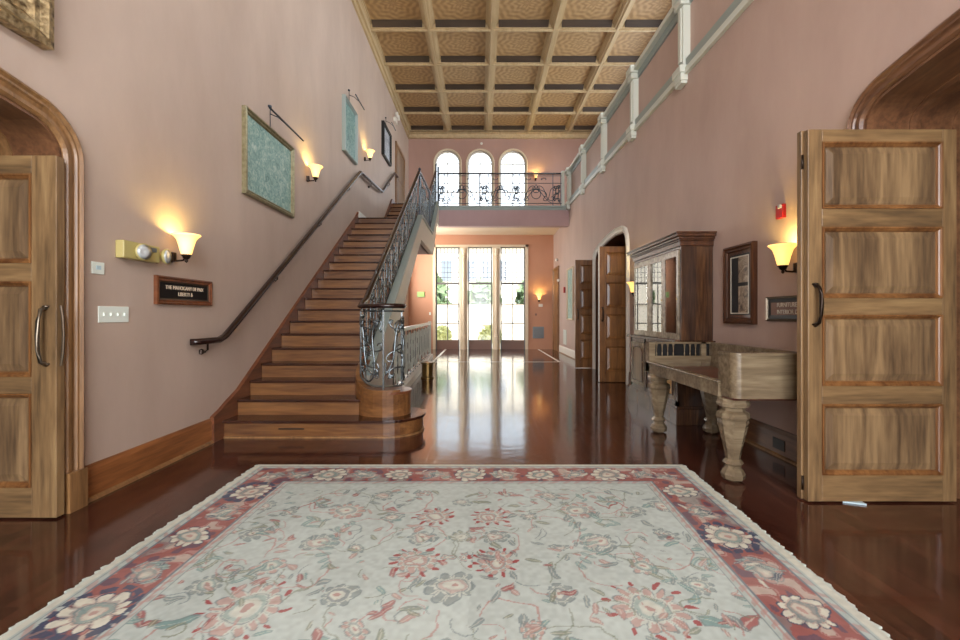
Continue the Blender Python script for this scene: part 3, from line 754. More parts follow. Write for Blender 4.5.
# balcony railing
br_ = thing('balcony_railing', 'wide wrought iron railing with scrolls across the balcony edge below arched windows', 'railing', (.7, 14.88, 4.9))
BYY = 14.88; bx0, bx1 = -1.40, 2.66
MB().tube([(bx0, BYY, 5.97), (bx1-.05, BYY, 5.97)], .04, 8, flat=.7).build('handrail', M['rail'], br_, smooth=True)
m = MB(); m.tube([(bx0, BYY, 5.66), (bx1, BYY, 5.66)], .012, 5); m.tube([(bx0, BYY, 5.0), (bx1, BYY, 5.0)], .014, 5); m.tube([(bx0, BYY, 5.9), (bx1, BYY, 5.9)], .012, 5); m.build('horizontal_bar', M['ironb'], br_)
Fb = lambda u, v: (u, BYY, 5.0+v)
edges = [bx0, -1.2, -.05, .25, 1.05, 1.25, 2.35, bx1-.05]
for k in range(len(edges)-1):
    a, b = edges[k], edges[k+1]
    if b-a < .6:
        scroll_panel(Fb, a+.02, b-.02, 0, .64, .014, True, 'ironb', br_, odd=k)
    else:
        mb = MB(); c = (a+b)/2; hw = (b-a)/2
        for s_ in (-1, 1):
            mb.tube([Fb(c+s_*hw*(1-t/12), .62*(t/12)**1.6) for t in range(13)], .012, 5, up=(0,1,0))
            mb.tube([Fb(p, q) for p, q in scr('S', c+s_*hw*.55, .33, .30, .35*s_, s_)], .013, 5, up=(0,1,0))
            mb.tube([Fb(p, q) for p, q in scr('C', c+s_*hw*.25, .36, .22, 1.2*s_, s_)], .013, 5, up=(0,1,0))
            mb.tube([Fb(p, q) for p, q in scr('S', c+s_*hw*.8, .30, .24, -.2*s_, -s_)], .012, 5, up=(0,1,0))
            mb.tube([Fb(p, q) for p, q in scr('C', c+s_*hw*.45, .80, .08, 1.57, s_)], .012, 5, up=(0,1,0))
        mb.tube([Fb(p, q) for p, q in circ(c, .30, .15, 16)], .013, 5, up=(0,1,0))
        mb.build('scroll_panel', M['ironb'], br_, smooth=True)
for u in edges: MB().tube([(u, BYY, 4.9), (u, BYY, 5.95)], .016, 4).build('baluster', M['ironb'], br_)
m = MB(); m.box(bx1-.02, bx1+.06, BYY-.05, BYY+.08, 4.9, 5.98); m.box(bx1-.03, bx1+.07, BYY-.06, BYY+.1, 5.98, 6.05); m.build('end_post', M['palegreen'], br_)
m = MB(); m.box(bx0-.03, bx0+.03, BYY-.03, BYY+.03, 4.9, 6.2); m.build('end_post', M['ironb'], br_)

# guard railing over the lower stairwell
gr = thing('stairwell_railing', 'low iron guard railing with white curb beneath the staircase', 'railing', (-1.48, 10, 0))
GX = -1.50
pth = [(-1.38, 7.0), (-1.62, 14.3)]
gx = lambda y: -1.38+(y-7.0)*(-.24/7.3)
def slab_along(y0, y1, hw, z0, z1, name, mat, par, x=gx):
    return MB().add([(x(y)+s_*hw, y, z) for y in (y0, y1) for s_ in (-1, 1) for z in (z0, z1)], [(0,1,3,2),(4,6,7,5),(0,4,5,1),(2,3,7,6),(0,2,6,4),(1,5,7,3)]).build(name, mat, par)
slab_along(5.75, 14.4, .10, 0, .12, 'curb', M['white'], gr)
slab_along(7.2, 14.35, .05, 1.06, 1.12, 'top_rail', M['palegreen'], gr)
slab_along(7.2, 14.3, .015, .16, .18, 'bottom_bar', M['iron'], gr)
Fg = lambda u, v: (gx(u), u, .16+v)
ng = 16; e = (14.3-7.2)/ng
for k in range(ng):
    scroll_panel(Fg, 7.2+k*e+.02, 7.2+(k+1)*e-.02, .02, .9, .012, k < 8, 'palegreen', gr, odd=k)
    MB().tube([Fg(7.2+k*e, -.05), Fg(7.2+k*e, .92)], .012, 4).build('baluster', M['iron'], gr)
MB().box(gx(14.3)-.045, gx(14.3)+.045, 14.27, 14.36, .12, 1.15).build('end_post', M['palegreen'], gr)
bo = thing('brass_bollard', 'short round dull brass post standing on the floor beside the white curb', 'post', (-1.15, 9.75, 0))
MB().lathe([(.14, 0), (.14, .03), (.12, .04), (.12, .30), (.14, .31), (.14, .34), (.02, .36)], (-1.15, 9.75, 0), 16).build('body', M['brass'], bo)

# wall handrail
hr = thing('wall_handrail', 'dark wooden handrail climbing the left wall above the stairs', 'handrail', (-2.77, 4.36, 1.08))
HX = -2.775; hy0 = 4.89; sl = RS/T
hz = lambda y: 1.09+(y-hy0)*.637
hp = [(-2.84, 4.44, 1.085), (HX, 4.48, 1.087), (HX, 4.82, 1.087), (HX, 4.93, 1.12), (HX, 5.1, hz(5.1)), (HX, 10.45, hz(10.45)), (HX, 10.6, hz(10.45)+.02), (HX, 12.75, 4.80), (HX, 12.9, 4.88), (HX, 14.6, 5.90), (HX, 15.1, 5.93)]
MB().tube(hp, .042, 8, flat=.8).build('rail', M['rail'], hr, smooth=True)
for y in (4.62, 6.2, 7.9, 9.6, 11.5, 13.8):
    z = 1.087 if y < 4.8 else (hz(y) if y < 10.5 else (4.70 if y < 12 else 5.38))
    MB().tube([(-2.858, y, z-.11), (-2.80, y, z-.11), (-2.775, y, z-.09), (-2.775, y, z-.03)], .011, 6).lathe([(.0, -.03), (.022, -.02), (.022, .02), (0, .03)], (-2.84, y, z-.11), 8).build('bracket', M['bronze'], hr)

# ------------------------------------------------------------------ gallery parapet on the right wall
gp = thing('gallery_parapet', 'long pale green and rose parapet along the upper right wall', 'parapet', (W, 10, 4.7))
ya, yb_ = YR+.05, 15.15
def slant(y0, y1, f0, f1, x0, x1, name, mat):
    return MB().add([(x, y, f(y)) for y in (y0, y1) for x in (x0, x1) for f in (f0, f1)], [(0,1,3,2),(4,6,7,5),(0,4,5,1),(2,3,7,6),(0,2,6,4),(1,5,7,3)]).build(name, mat, gp)
slant(ya, yb_, lambda y: zb(y)-.0, lambda y: zt(y)-.04, W+.05, W+.16, 'panel', M['wall_r'])
slant(ya, yb_, lambda y: zt(y)-.05, lambda y: zt(y)+.03, W-.06, W+.24, 'cap_rail', M['palegreen'])
slant(ya, yb_, lambda y: zt(y)-.17, lambda y: zt(y)-.05, W+.02, W+.06, 'upper_molding', M['teal'])
slant(ya, yb_, lambda y: zb(y)-.02, lambda y: zb(y)+.06, W-.05, W+.06, 'lower_molding', M['palegreen'])
slant(ya, yb_, lambda y: zb(y)+.06, lambda y: zb(y)+.21, W-.015, W+.06, 'lower_fillet', M['teal'])
for k in range(-4, 5):
    y = 6.4+2.08*k
    if y < YR+.3: continue
    p = MB(); z0, z1 = zb(y), zt(y)
    p.box(W-.05, W+.06, y-.075, y+.075, z0-.02, z1); p.box(W-.075, W-.05, y-.045, y+.045, z0+.18, z1-.2)
    p.box(W-.10, W+.06, y-.11, y+.11, z0-.10, z0+.02); p.box(W-.12, W+.06, y-.135, y+.135, z0+.0, z0+.10); p.box(W-.09, W, y-.10, y+.10, z0-.14, z0-.10)
    p.box(W-.10, W+.1, y-.11, y+.11, z1-.18, z1-.08); p.box(W-.12, W+.22, y-.14, y+.14, z1-.08, z1+.05)
    p.build('post', M['palegreen'], gp, bevel=.008)

# ------------------------------------------------------------------ things on walls
def sconce_parts(s):
    # local: wall plane at y=0, room towards -y, shade bottom near z=0
    prof = [(.032, .0), (.045, .02), (.055, .06), (.064, .10), (.080, .15), (.105, .18), (.120, .19), (.116, .198), (.10, .185), (.074, .155), (.058, .10), (.050, .06), (.036, .025), (.01, .015)]
    prof = [(a, b) for a, b in prof]
    MB().lathe(prof, (0, -.14, 0), 20).build('shade', M['shade'], s, local=True, smooth=True)
    MB().lathe([(.0, -.065), (.012, -.055), (.016, -.045), (.010, -.035), (.028, -.022), (.034, -.005), (.045, .004), (.04, .014), (0, .014)], (0, -.14, 0), 12).build('finial', M['bronze'], s, local=True, smooth=True)
    MB().tube([(0, 0, -.01), (0, -.05, -.045), (0, -.11, -.04), (0, -.135, -.01)], .009, 6).lathe([(0, -.05), (.035, -.04), (.035, .04), (0, .05)], (0, -.008, -.01), 12).build('arm', M['bronze'], s, local=True)
sc_data = [
 ((-W, 4.20, 1.895), LW, 'glowing bell shaped wall lamp above the small plaque beside the emergency light'),
 ((-W, 7.48, 3.60), LW, 'glowing bell shaped wall lamp between the first two large paintings over the stairs'),
 ((-W, 11.15, 5.18), LW, 'glowing wall lamp high over the landing between the teal painting and the white print'),
 ((W, 4.10, 1.785), RW, 'glowing bell shaped wall lamp below the red fire alarm by the tall open door'),
 ((W, 8.12, 1.74), RW, 'glowing wall lamp half hidden behind the tall glazed cabinet'),
 ((2.28, YB, 1.93), 0, 'glowing wall lamp on the far terracotta wall right of the french windows'),
 ((2.15, YB, 6.70), 0, 'glowing wall lamp behind the balcony railing right of the arched windows'),
]
proto = None
for i, (loc, rz_, lab) in enumerate(sc_data):
    if proto is None:
        s = thing('wall_sconce', lab, 'lamp', loc, rz_, 'bell shaped wall sconces'); sconce_parts(s); proto = s
    else:
        s = copy_tree(proto); s.location = loc; s.rotation_euler = (0, 0, rz_); s['label'] = lab
    pl_ = bpy.data.lights.new('sconce_bulb', 'POINT'); pl_.energy = 5; pl_.color = (1, .78, .27); pl_.shadow_soft_size = .03
    po = bpy.data.objects.new('sconce_bulb', pl_); C.objects.link(po); po.parent = s; po.location = (0, -.12, .15)

def frame_parts(t, w_, h_, fw, depth, fmat, cmat, liner=None, lmat=None, glass=False):
    MB().sweep([(w_/2, -h_/2), (w_/2, h_/2), (-w_/2, h_/2), (-w_/2, -h_/2)], [(0, 0), (0, -depth), (fw*.3, -depth*1.15), (fw*.55, -depth*.8), (fw*.8, -depth*.85), (fw, -depth*.5), (fw, 0)],
        lambda a, b, v: (a, v, b), closed=True).build('frame', fmat, t, local=True)
    iw, ih = w_/2-fw, h_/2-fw
    if liner:
        MB().sweep([(iw, -ih), (iw, ih), (-iw, ih), (-iw, -ih)], [(0, 0), (0, -depth*.55), (liner, -depth*.45), (liner, 0)], lambda a, b, v: (a, v, b), closed=True).build('liner', lmat, t, local=True)
        iw -= liner; ih -= liner
    MB().box(-iw, iw, -depth*.4, -.001, -ih, ih).build('picture', cmat, t, local=True)
    if glass: MB().box(-iw, iw, -depth*.5, -depth*.46, -ih, ih).build('glass', M['glass'], t, local=True)
def picture_light(t, h_, w_, off):
    m = MB(); z = h_/2
    m.tube([(-.02, -.02, z+.30), (-.02, -.02, z+.02)], .006, 6); m.tube([(-.02, -.02, z+.2), (-.05, -.14, z+.14), (.0, -.25, z+.05)], .007, 6)
    m.tube([(-w_/2*.75, -.25, z+.05), (w_/2*.75, -.25, z+.05)], .013, 8)
    m.lathe([(.0, -.02), (.03, -.01), (.03, .01), (0, .02)], (-.02, -.012, z+.30), 8)
    m.build('picture_light', M['ironb'], t, local=True)
t = thing('framed_painting', 'large mint green abstract painting in sage gilt frame, nearest over the stairs', 'painting', (-W, 6.15, 3.335), LW)
frame_parts(t, 1.42, 1.05, .07, .05, M['sage'], M['canvas1']); picture_light(t, 1.05, 1.42, 0)
t = thing('framed_painting', 'upright teal painting in pale frame with lamp bracket, middle of the stair wall', 'painting', (-W, 9.82, 5.315), LW)
frame_parts(t, .94, 1.15, .06, .07, M['teal'], M['canvas2']); picture_light(t, 1.15, .94, 0)
t = thing('framed_picture', 'black framed pale grey print highest over the stair landing', 'picture', (-W, 13.6, 6.45), LW)
frame_parts(t, 1.08, .97, .07, .08, M['black'], M['canvas3']); picture_light(t, .97, .8, 0)
t = thing('gilt_framed_painting', 'dark painting in ornate carved gold frame above the left archway', 'painting', (-W, 2.225, 3.79), LW)
frame_parts(t, 1.50, 1.42, .15, .07, M['gold'], M['canvas4'], .05, M['gold'])
t = thing('wall_painting', 'tall narrow teal painting in pale wood frame beyond the farther open doors', 'painting', (W, 14.45, 2.02), RW)
frame_parts(t, .95, 1.66, .05, .05, M['frame_w'], M['canvas2'])
# plaques
t = thing('framed_plaque', 'small wooden framed black plaque with gold lettering under the left wall lamp', 'plaque', (-W, 4.385, 1.573), LW)
frame_parts(t, .82, .255, .045, .03, M['string'], M['black'], .012, M['steel'])
text_part('lettering', 'THE MAHOGANY DE PAIX\nLIBERTY &', .050, M['soffit'], t, (0, -.014, .0), .95)
t = thing('framed_plaque', 'small grey framed plaque with two pale lettered lines beside the open door', 'plaque', (W, 4.18, 1.41), RW)
frame_parts(t, .70, .235, .022, .025, M['steel'], M['kick'], .035, M['black'])
text_part('lettering', 'FURNITURE MADE\nINTERIOR DESIGN', .058, M['white'], t, (.02, -.013, .0), .92)
t = thing('framed_certificate', 'tall brown framed picture with dark mat holding two faded sheets, by the cabinet', 'picture', (W, 4.995, 1.685), RW)
frame_parts(t, .58, .865, .07, .05, M['darkwood'], M['black'], .03, M['darkwood'])
MB().box(-.02, .17, -.024, -.0205, .02, .30).build('sheet', M['photo'], t, local=True)
MB().box(-.02, .17, -.024, -.0205, -.31, -.02).build('sheet', M['photo'], t, local=True)
m = MB(); m.box(-.175, .175, -.026, -.0205, .30, .312); m.box(-.175, .175, -.026, -.0205, -.322, -.31); m.box(-.175, -.165, -.026, -.0205, -.31, .30); m.box(.165, .175, -.026, -.0205, -.31, .30)
m.build('mat_border', M['stringwhite'], t, local=True)
t = thing('framed_picture', 'small dark frame half hidden behind the tall glazed cabinet, below the lamp', 'picture', (W, 8.2, 1.42), RW); frame_parts(t, .5, .24, .04, .03, M['darkwood'], M['black'])
# emergency light
t = thing('emergency_light', 'yellowed twin head emergency light left of the glowing wall lamp', 'emergency light', (-W, 3.755, 1.865), LW)
MB().box(-.20, .20, -.07, 0, -.065, .075).build('housing', M['fixture'], t, local=True, bevel=.008)
def em_head(x, y, a):
    c, s = math.cos(a), math.sin(a); r0 = [(.02, 0), (.055, .008), (.068, .03), (.070, .042)]
    b = MB().lathe(r0, (0, 0, 0), 18); b.v = [(x+vx*c+vz*s, y-vz*c+vx*s*0-0, vy) if False else (x+vx*c+vz*s, y+vx*s-vz*c, vy) for vx, vy, vz in b.v]; b.build('lamp_head', M['fixture'], t, local=True, smooth=True)
    l = MB().lathe([(.0, .045), (.03, .048), (.061, .043), (.0, .035)], (0, 0, 0), 18); l.v = [(x+vx*c+vz*s, y+vx*s-vz*c, vy) for vx, vy, vz in l.v]; l.build('lens', M['lens'], t, local=True, smooth=True)
em_head(-.03, -.07, -.25); em_head(.26, -.05, .15)
MB().box(.20, .26, -.05, -.02, -.01, .02).build('arm', M['fixture'], t, local=True); MB().box(.06, .15, -.078, -.07, .02, .055).build('badge', M['vent'], t, local=True)
t = thing('emergency_light', 'small white twin head emergency light high beside the upper landing door', 'emergency light', (-W, 15.0, 7.78), LW)
MB().box(-.16, .16, -.08, 0, -.10, .04).build('housing', M['white'], t, local=True, bevel=.01)
for x in (-.12, .12):
    b = MB().lathe([(.03, 0), (.08, .02), (.09, .09), (.0, .10)], (0, 0, 0), 12); b.v = [(x+vx, -.06-vz, .12+vy) for vx, vy, vz in b.v]; b.build('lamp_head', M['white'], t, local=True, smooth=True)
# switch plates
t = thing('switch_plate', 'wide mint white switch plate with four toggles nearest the left archway', 'switch', (-W, 3.54, 1.355), LW)
MB().box(-.145, .145, -.008, 0, -.062, .062).build('plate', M['plate'], t, local=True, bevel=.003)
for k in range(4): MB().box(-.10+k*.066-.005, -.10+k*.066+.005, -.018, -.008, -.012, .012).build('toggle', M['plate'], t, local=True)
t = thing('wall_control', 'small square white control plate above the wide switch plate', 'switch', (-W, 3.39, 1.70), LW)
MB().box(-.055, .055, -.010, 0, -.045, .045).build('plate', M['plate'], t, local=True, bevel=.003); MB().box(-.02, .02, -.014, -.01, -.012, .018).build('display', M['cyan'], t, local=True)
# alarm
t = thing('fire_alarm', 'small red fire alarm strobe above the right wall lamp', 'alarm', (W, 4.31, 2.33), RW)
MB().box(-.05, .05, -.04, 0, -.065, .065).build('body', M['red'], t, local=True, bevel=.006); MB().box(.025, .06, -.07, -.05, .02, .055).build('strobe', M['lens'], t, local=True, bevel=.004)
t = tag(box(2.79, W, 13.3, 13.42, 1.60, 1.75).build('fire_alarm_pull', M['red'], bevel=.006) if False else box(2.80, W-.001, 15.4, 15.5, 2.1, 2.3).build('alarm_box', M['red'], bevel=.01), 'tiny dark red alarm box high on far right wall before the last door', 'alarm')
# far wall bits
t = thing('wall_grille', 'square grey metal air grille low on the far terracotta wall', 'vent', (2.26, YB, .66), 0)
MB().box(-.22, .22, -.02, 0, -.23, .23).build('frame', M['vent'], t, local=True)
m = MB()
for k in range(12): m.box(-.19, .19, -.03, -.02, -.19+k*.033, -.175+k*.033)
m.build('louvre', M['frame_d'], t, local=True)
tag(box(2.27, 2.43, YB-.03, YB-.001, 1.67, 1.79).build('thermostat', M['white'], bevel=.008), 'small white thermostat under the far wall lamp', 'thermostat')
tag(box(2.13, 2.20, YB-.02, YB-.001, 1.33, 1.41).build('wall_outlet', M['kick'], bevel=.004), 'tiny brown plate on far wall above the air grille', 'outlet')
t = thing('exit_sign', 'pale green lit sign on far wall left of the french windows', 'sign', (-2.37, YB, 2.16), 0)
MB().box(-.15, .15, -.05, 0, -.11, .11).build('housing', plain('pale_green_housing', (150, 176, 110), .4), t, local=True, bevel=.01)
m = MB(); m.box(-.12, .12, -.055, -.05, -.07, .07); m.build('face', plain('pale_green_face', (150, 186, 96), .4), t, local=True)
tag(box(-2.04, -1.98, YB-.02, YB-.001, 1.35, 1.46).build('light_switch', M['plate'], bevel=.004), 'tiny white switch left of the french windows', 'switch')
tag(MB().lathe([(.0, 0), (.05, .0), (.05, .03), (0, .03)], (0, 0, 0), 12).build('smoke_detector', M['white']), 'small round white detector above the middle arched window', 'detector').location = (.02, YB-.02, 8.1)
bpy.data.objects['smoke_detector'].rotation_euler = (PI/2, 0, 0)
for z, y, nm, lb in ((3.4, 16.9, 'security_camera', 'small white camera high on the far right wall, upper of two'), (2.6, 16.45, 'motion_sensor', 'tiny white sensor on far right wall, lower of two')):
    tag(MB().lathe([(.0, -.05), (.05, -.03), (.06, .03), (0, .06)], (W-.06, y, z), 10).build(nm, M['white'], smooth=True), lb, 'camera' if 'cam' in nm else 'sensor')
tag(box(W-.012, W-.001, 15.2, 15.75, .35, .85).build('wall_register', M['palegreen']), 'pale green air register low on the far right wall', 'vent')

# ------------------------------------------------------------------ glazed cabinet on the right wall
cab = thing('display_cabinet', 'tall dark walnut cabinet with glazed upper doors against the right wall', 'cabinet', (2.62, 6.45, 0))
cy0, cy1 = 5.58, 7.32
XF, XL = 2.46, 2.41
# lower
m = MB(); m.box(XL-.03, W-.005, cy0-.03, cy1+.03, 0, .20); m.box(XL-.015, W-.005, cy0-.015, cy1+.015, .20, .23); m.build('plinth', M['cabwood'], cab, bevel=.004)
m = MB(); m.box(XL+.02, W-.005, cy0, cy0+.03, .23, 1.0); m.box(XL+.02, W-.005, cy1-.03, cy1, .23, 1.0); m.box(W-.03, W-.005, cy0, cy1, .23, 1.0); m.box(XL+.05, W-.03, cy0+.62, cy0+.65, .23, 1.0); m.box(XL+.05, W-.03, cy1-.65, cy1-.62, .23, 1.0)
for y in (cy0, cy0+.60, cy1-.67, cy1-.07): m.box(XL, XL+.03, y, y+.07, .23, 1.0)
m.box(XL, XL+.03, cy0, cy1, .93, 1.0); m.box(XL, XL+.03, cy0, cy1, .23, .29)
m.build('lower_body', M['cabwood'], cab)
m = MB(); m.box(XL-.05, W-.005, cy0-.05, cy1+.05, 1.0, 1.035); m.build('counter_top', M['cabwood'], cab, bevel=.006)
def arch_door(y0, y1, mat, pm):
    d = box(XL-.005, XL+.02, y0, y1, .29, .93).build('door', mat, cab)
    c = (y0+y1)/2; hw = (y1-y0)/2-.06; pts = [(c-hw, .35), (c+hw, .35), (c+hw, .78)]+[(c+hw*math.cos(PI*k/10), .78+.09*math.sin(PI*k/10)) for k in range(1, 10)]+[(c-hw, .78)]
    MB().prism(pts, XL-.012, XL-.004, 'yz').build('arched_panel', pm, d)
    MB().sweep([(p[0], p[1]) for p in pts], [(-.012, 0), (-.006, .012), (.004, .012), (.008, 0)], lambda a, b, v: (XL-.005-v, a, b), closed=True).build('panel_bead', M['cabwood'], d)
    MB().lathe([(0, -.01), (.012, -.008), (.012, .008), (0, .01)], (XL-.02, y0+.03, .65), 8).build('knob', M['brass'], d)
arch_door(cy1-.60, cy1-.07, M['pianow'], M['cabglass'] if False else M['panelw'])  # paler wood on both arched doors stands in for light reflected off the front
arch_door(cy0+.07, cy0+.60, M['pianow'], M['golden'])
m = MB(); m.box(XL+.02, XL+.035, cy0+.67, cy1-.67, .29, .93); m.build('centre_panel', M['darkwood'], cab)
# upper carcass
m = MB(); m.box(XF, W-.005, cy0+.02, cy0+.05, 1.035, 2.20); m.box(XF, W-.005, cy1-.05, cy1-.02, 1.035, 2.20); m.box(XF, W-.005, cy0+.05, cy1-.05, 2.17, 2.20)
m.build('side_panel', M['cabwood'], cab, bevel=.003)
box(W-.03, W-.006, cy0+.05, cy1-.05, 1.035, 2.17).build('back_panel', M['redint'], cab)
for z in (1.40, 1.78): box(XF+.04, W-.03, cy0+.05, cy1-.05, z, z+.022).build('shelf', M['cabwood'], cab)
yy0, yy1 = cy0+.05, cy1-.05; yd = [yy0, 6.10, 6.62, yy1]
for k in range(3):
    a = yd[k]; b = yd[k+1]; m = MB()
    m.box(XF-.02, XF+.005, a+.004, a+.06, 1.04, 2.16); m.box(XF-.02, XF+.005, b-.06, b-.004, 1.04, 2.16); m.box(XF-.02, XF+.005, a+.06, b-.06, 1.04, 1.12); m.box(XF-.02, XF+.005, a+.06, b-.06, 2.08, 2.16)
    d = m.build('glazed_door', M['pianow'], cab, bevel=.003)
    tl = .012 if k == 1 else 0
    MB().prism([(XF-.014, a+.06), (XF-.014+tl, b-.06), (XF-.010+tl, b-.06), (XF-.010, a+.06)], 1.12, 2.08, 'xy').build('pane', M['cabglass'], d)
    MB().lathe([(0, -.008), (.01, -.008), (.01, .008), (0, .01)], (XF-.03, a+.03, 1.55), 8).build('knob', M['brass'], d)
m = MB()
for k, (o_, z0, z1) in enumerate(((.02, 2.20, 2.26), (.035, 2.26, 2.28), (.055, 2.28, 2.31), (.085, 2.31, 2.345), (.10, 2.345, 2.365))):
    m.box(XF-o_, W-.005, cy0+.02-o_, cy1-.02+o_, z0, z1)
m.build('cornice', M['darkwood'], cab, bevel=.004)
bk = tag(MB().add([(x, y, z) for x in (2.60, 2.63) for y, z in ((5.78, 1.425), (5.95, 1.425), (5.93, 1.55), (5.80, 1.55))], [(0,1,2,3),(4,7,6,5),(0,4,5,1),(1,5,6,2),(2,6,7,3),(3,7,4,0)]).build('booklet', plain('pale_yellow_paper', (206, 200, 140), .6)), 'small pale yellow booklet standing inside the glazed cabinet', 'booklet')

# ------------------------------------------------------------------ square piano shell
pn = thing('square_piano', 'empty lidless square piano case on three carved octagonal legs', 'piano', (2.35, 4.5, 0))
PX0, PX1, PY0, PY1 = 1.96, 2.76, 3.56, 5.42
def rounded_case():
    m = MB()
    r = .07
    out = [(PX0+.02, PY0+.62), (PX0+.02, PY0+r)]
    out += [(PX0+.02+r-r*math.cos(PI/2*k/8), PY0+r-r*math.sin(PI/2*k/8)) for k in range(1, 9)]
    out += [(PX1, PY0), (PX1, PY0+.10), (PX0+.16, PY0+.10), (PX0+.12, PY0+.16), (PX0+.07, PY0+.20), (PX0+.07, PY0+.62)]
    return m, out
m, out = rounded_case()
out = [p for p in out if p[1] <= PY0+.25] 
out = [(PX0+.02, PY0+.24)]+[p for p in out[0:-1] if p[1] < PY0+.24 and p[0] >= PX0]+[(PX0+.07, PY0+.24)]
# end case (near cheek) is taller than the key slot side
m.prism(out, .69, 1.03, 'xy'); m.build('end_case', M['pianow'], pn, bevel=.004)
m = MB(); m.prism([(x+(-.008 if x < 2.2 else 0), y-.008 if y < PY0+.15 else y) for x, y in out], 1.03, 1.05, 'xy'); m.build('end_cap', M['pianow'], pn)
m = MB(); m.prism([(x+(-.006 if x < 2.2 else 0), y-.006 if y < PY0+.12 else y) for x, y in out], .745, .76, 'xy'); m.build('bead', M['pianow'], pn)
m = MB(); m.box(PX0, PX0+.05, PY0+.20, PY1, .675, .79); m.box(PX0-.01, PX0+.06, PY0+.20, PY1, .79, .805); m.build('front_rail', M['pianow'], pn, bevel=.004)
m = MB(); m.box(PX0+.03, PX1, PY0+.03, PY1, .675, .70); m.build('bed', M['pianoin'], pn)
m = MB(); m.box(PX1-.05, PX1, PY0, PY1, .68, 1.03); m.build('back_case', M['pianow'], pn)
m = MB(); m.box(PX0, PX0+.07, PY1-.12, PY1, .69, 1.03); m.box(PX0, PX1, PY1-.04, PY1, .69, .80); m.box(PX0, PX1, PY1-.05, PY1+.01, 1.01, 1.03); m.box(PX1-.16, PX1-.1, PY1-.05, PY1, .69, 1.03)
m.build('far_end_case', M['pianow'], pn)
box(PX0+.07, PX1-.05, PY1-.012, PY1, .80, 1.01).build('fretwork_backing', M['black'], pn)
box(PX0+.07, PX1-.05, PY1-.06, PY1-.03, .80, .87).build('pin_rail', M['pianow'], pn)
for k in range(9):
    x = PX0+.12+k*.066
    if k in (4,): continue
    MB().lathe([(.006, 0), (.008, .02), (.004, .05), (.006, .08), (.012, .125), (.018, .14)], (x, PY1-.03, .87), 8).build('spindle', M['pianow'], pn, smooth=True)
# inner raised key bed slope
m = MB(); m.box(PX0+.09, PX1-.05, PY0+.24, PY1-.06, .70, .745); m.build('inner_board', M['pianoin'], pn)
legp = [(.115, .675), (.115, .65), (.125, .635), (.118, .61), (.085, .60), (.088, .575), (.12, .555), (.127, .52), (.118, .50), (.115, .47), (.068, .26), (.053, .18), (.066, .165), (.078, .145), (.060, .125), (.060, .105), (.075, .09), (.092, .055), (.084, .02), (.05, .0)]
first = None
for (x, y) in ((2.06, 3.72), (2.05, 5.25), (2.64, 5.22)):
    l = MB().lathe([(r*1.0, z) for r, z in legp][::-1], (0, 0, 0), 8, PI/8).build('leg', M['pianow'], pn, local=True)
    l.location = (x-2.35, y-4.5, 0)

# paper wedge under the right door
tag(MB().prism([(2.60, 3.27), (2.73, 3.22), (2.735, 3.27), (2.66, 3.30)], .001, .012, 'xy').build('door_wedge', M['cyan']), 'small pale blue folded wedge on the floor under the tall right door', 'wedge')

# ------------------------------------------------------------------ outside
OG = lambda mb, name, mat, lab, cat, **k: tag(mb.build(name, mat, **k), lab, cat)
struct(box(-30, 30, YB+.3, 60, -.3, -.05), 'ground_terrace', M['stone'])
struct(box(-30, 30, YR-30, YR-.3, -.3, -.05), 'ground_forecourt', M['stone'])
hb = thing('garden_building', 'white building with dusky blue windows beyond the garden', 'building', (0, 42, 0))
box(-14, 14, 42, 48, -.1, 7.5).build('facade', M['stucco'], hb)
for x in (-5, -3.2, -.9, .5, 1.9, 4.6): box(x-.45, x+.45, 41.9, 42.05, 4.5, 6.4).build('window', M['bluewin'], hb)
box(-14.3, 14.3, 41.6, 48, 7.5, 7.8).build('roof_edge', M['stucco'], hb)
def bush(name, x, y, rx, ry, rz_, mat, lab, cat='shrub', n=260, z0=0, grp=None):
    m = MB()
    for k in range(n):
        u, v = random.uniform(0, 2*PI), random.uniform(-.2, 1); q = math.sqrt(max(0, 1-v*v))*random.uniform(.75, 1.05)
        c = Vector((x+rx*q*math.cos(u), y+ry*q*math.sin(u), z0+rz_*(v*.8+.2))); s_ = .10*(rx+rz_)*random.uniform(.6, 1.3)
        a = Vector((random.gauss(0, 1), random.gauss(0, 1), random.gauss(0, 1))).normalized(); b = a.orthogonal().normalized()
        m.add([c-a*s_, c+b*s_*.6, c+a*s_, c-b*s_*.6], [(0, 1, 2, 3)])
    t_ = thing(name, lab, cat, (x, y, -.05), 0, grp); m.build('foliage', mat, t_)
    MB().lathe([(rx*.75, 0), (rx*.85, rz_*.3), (rx*.6, rz_*.7), (rx*.2, rz_*.9)], (x, y, z0-.05), 10, sy=ry/rx).build('core', M['leaf'] if mat is M['leaf'] else mat, t_)
bush('garden_tree', -3.4, 29.6, 1.4, 1.0, 3.9, M['leaf'], 'round green garden tree seen through left french window', 'tree', grp='trees beyond the terrace')
bush('garden_tree', .2, 32, 1.3, 1.2, 3.7, M['leaf'], 'round green garden tree seen through the middle french window', 'tree')
bush('garden_tree', 3.5, 30.5, 1.2, 1.2, 3.8, M['leaf'], 'round green garden tree seen through right french window', 'tree')
bush('yellow_shrub', .5, 23, .6, .5, .75, M['leafy'], 'low yellow green shrub outside the middle french window')
bush('yellow_shrub', -1.9, 22.5, .45, .5, .8, M['leafy'], 'low yellow green shrub outside the left french window')
gw = thing('garden_wall', 'low pale garden wall across the terrace', 'wall', (0, 27, 0)); box(-12, 12, 27, 27.3, -.05, 1.9).build('wall_body', M['stucco'], gw); box(-12, 12, 26.95, 27.35, 1.9, 1.98).build('coping', M['stone'], gw)
ft = thing('garden_fountain', 'tiered pale stone fountain outside the middle french window', 'fountain', (.3, 25, 0))
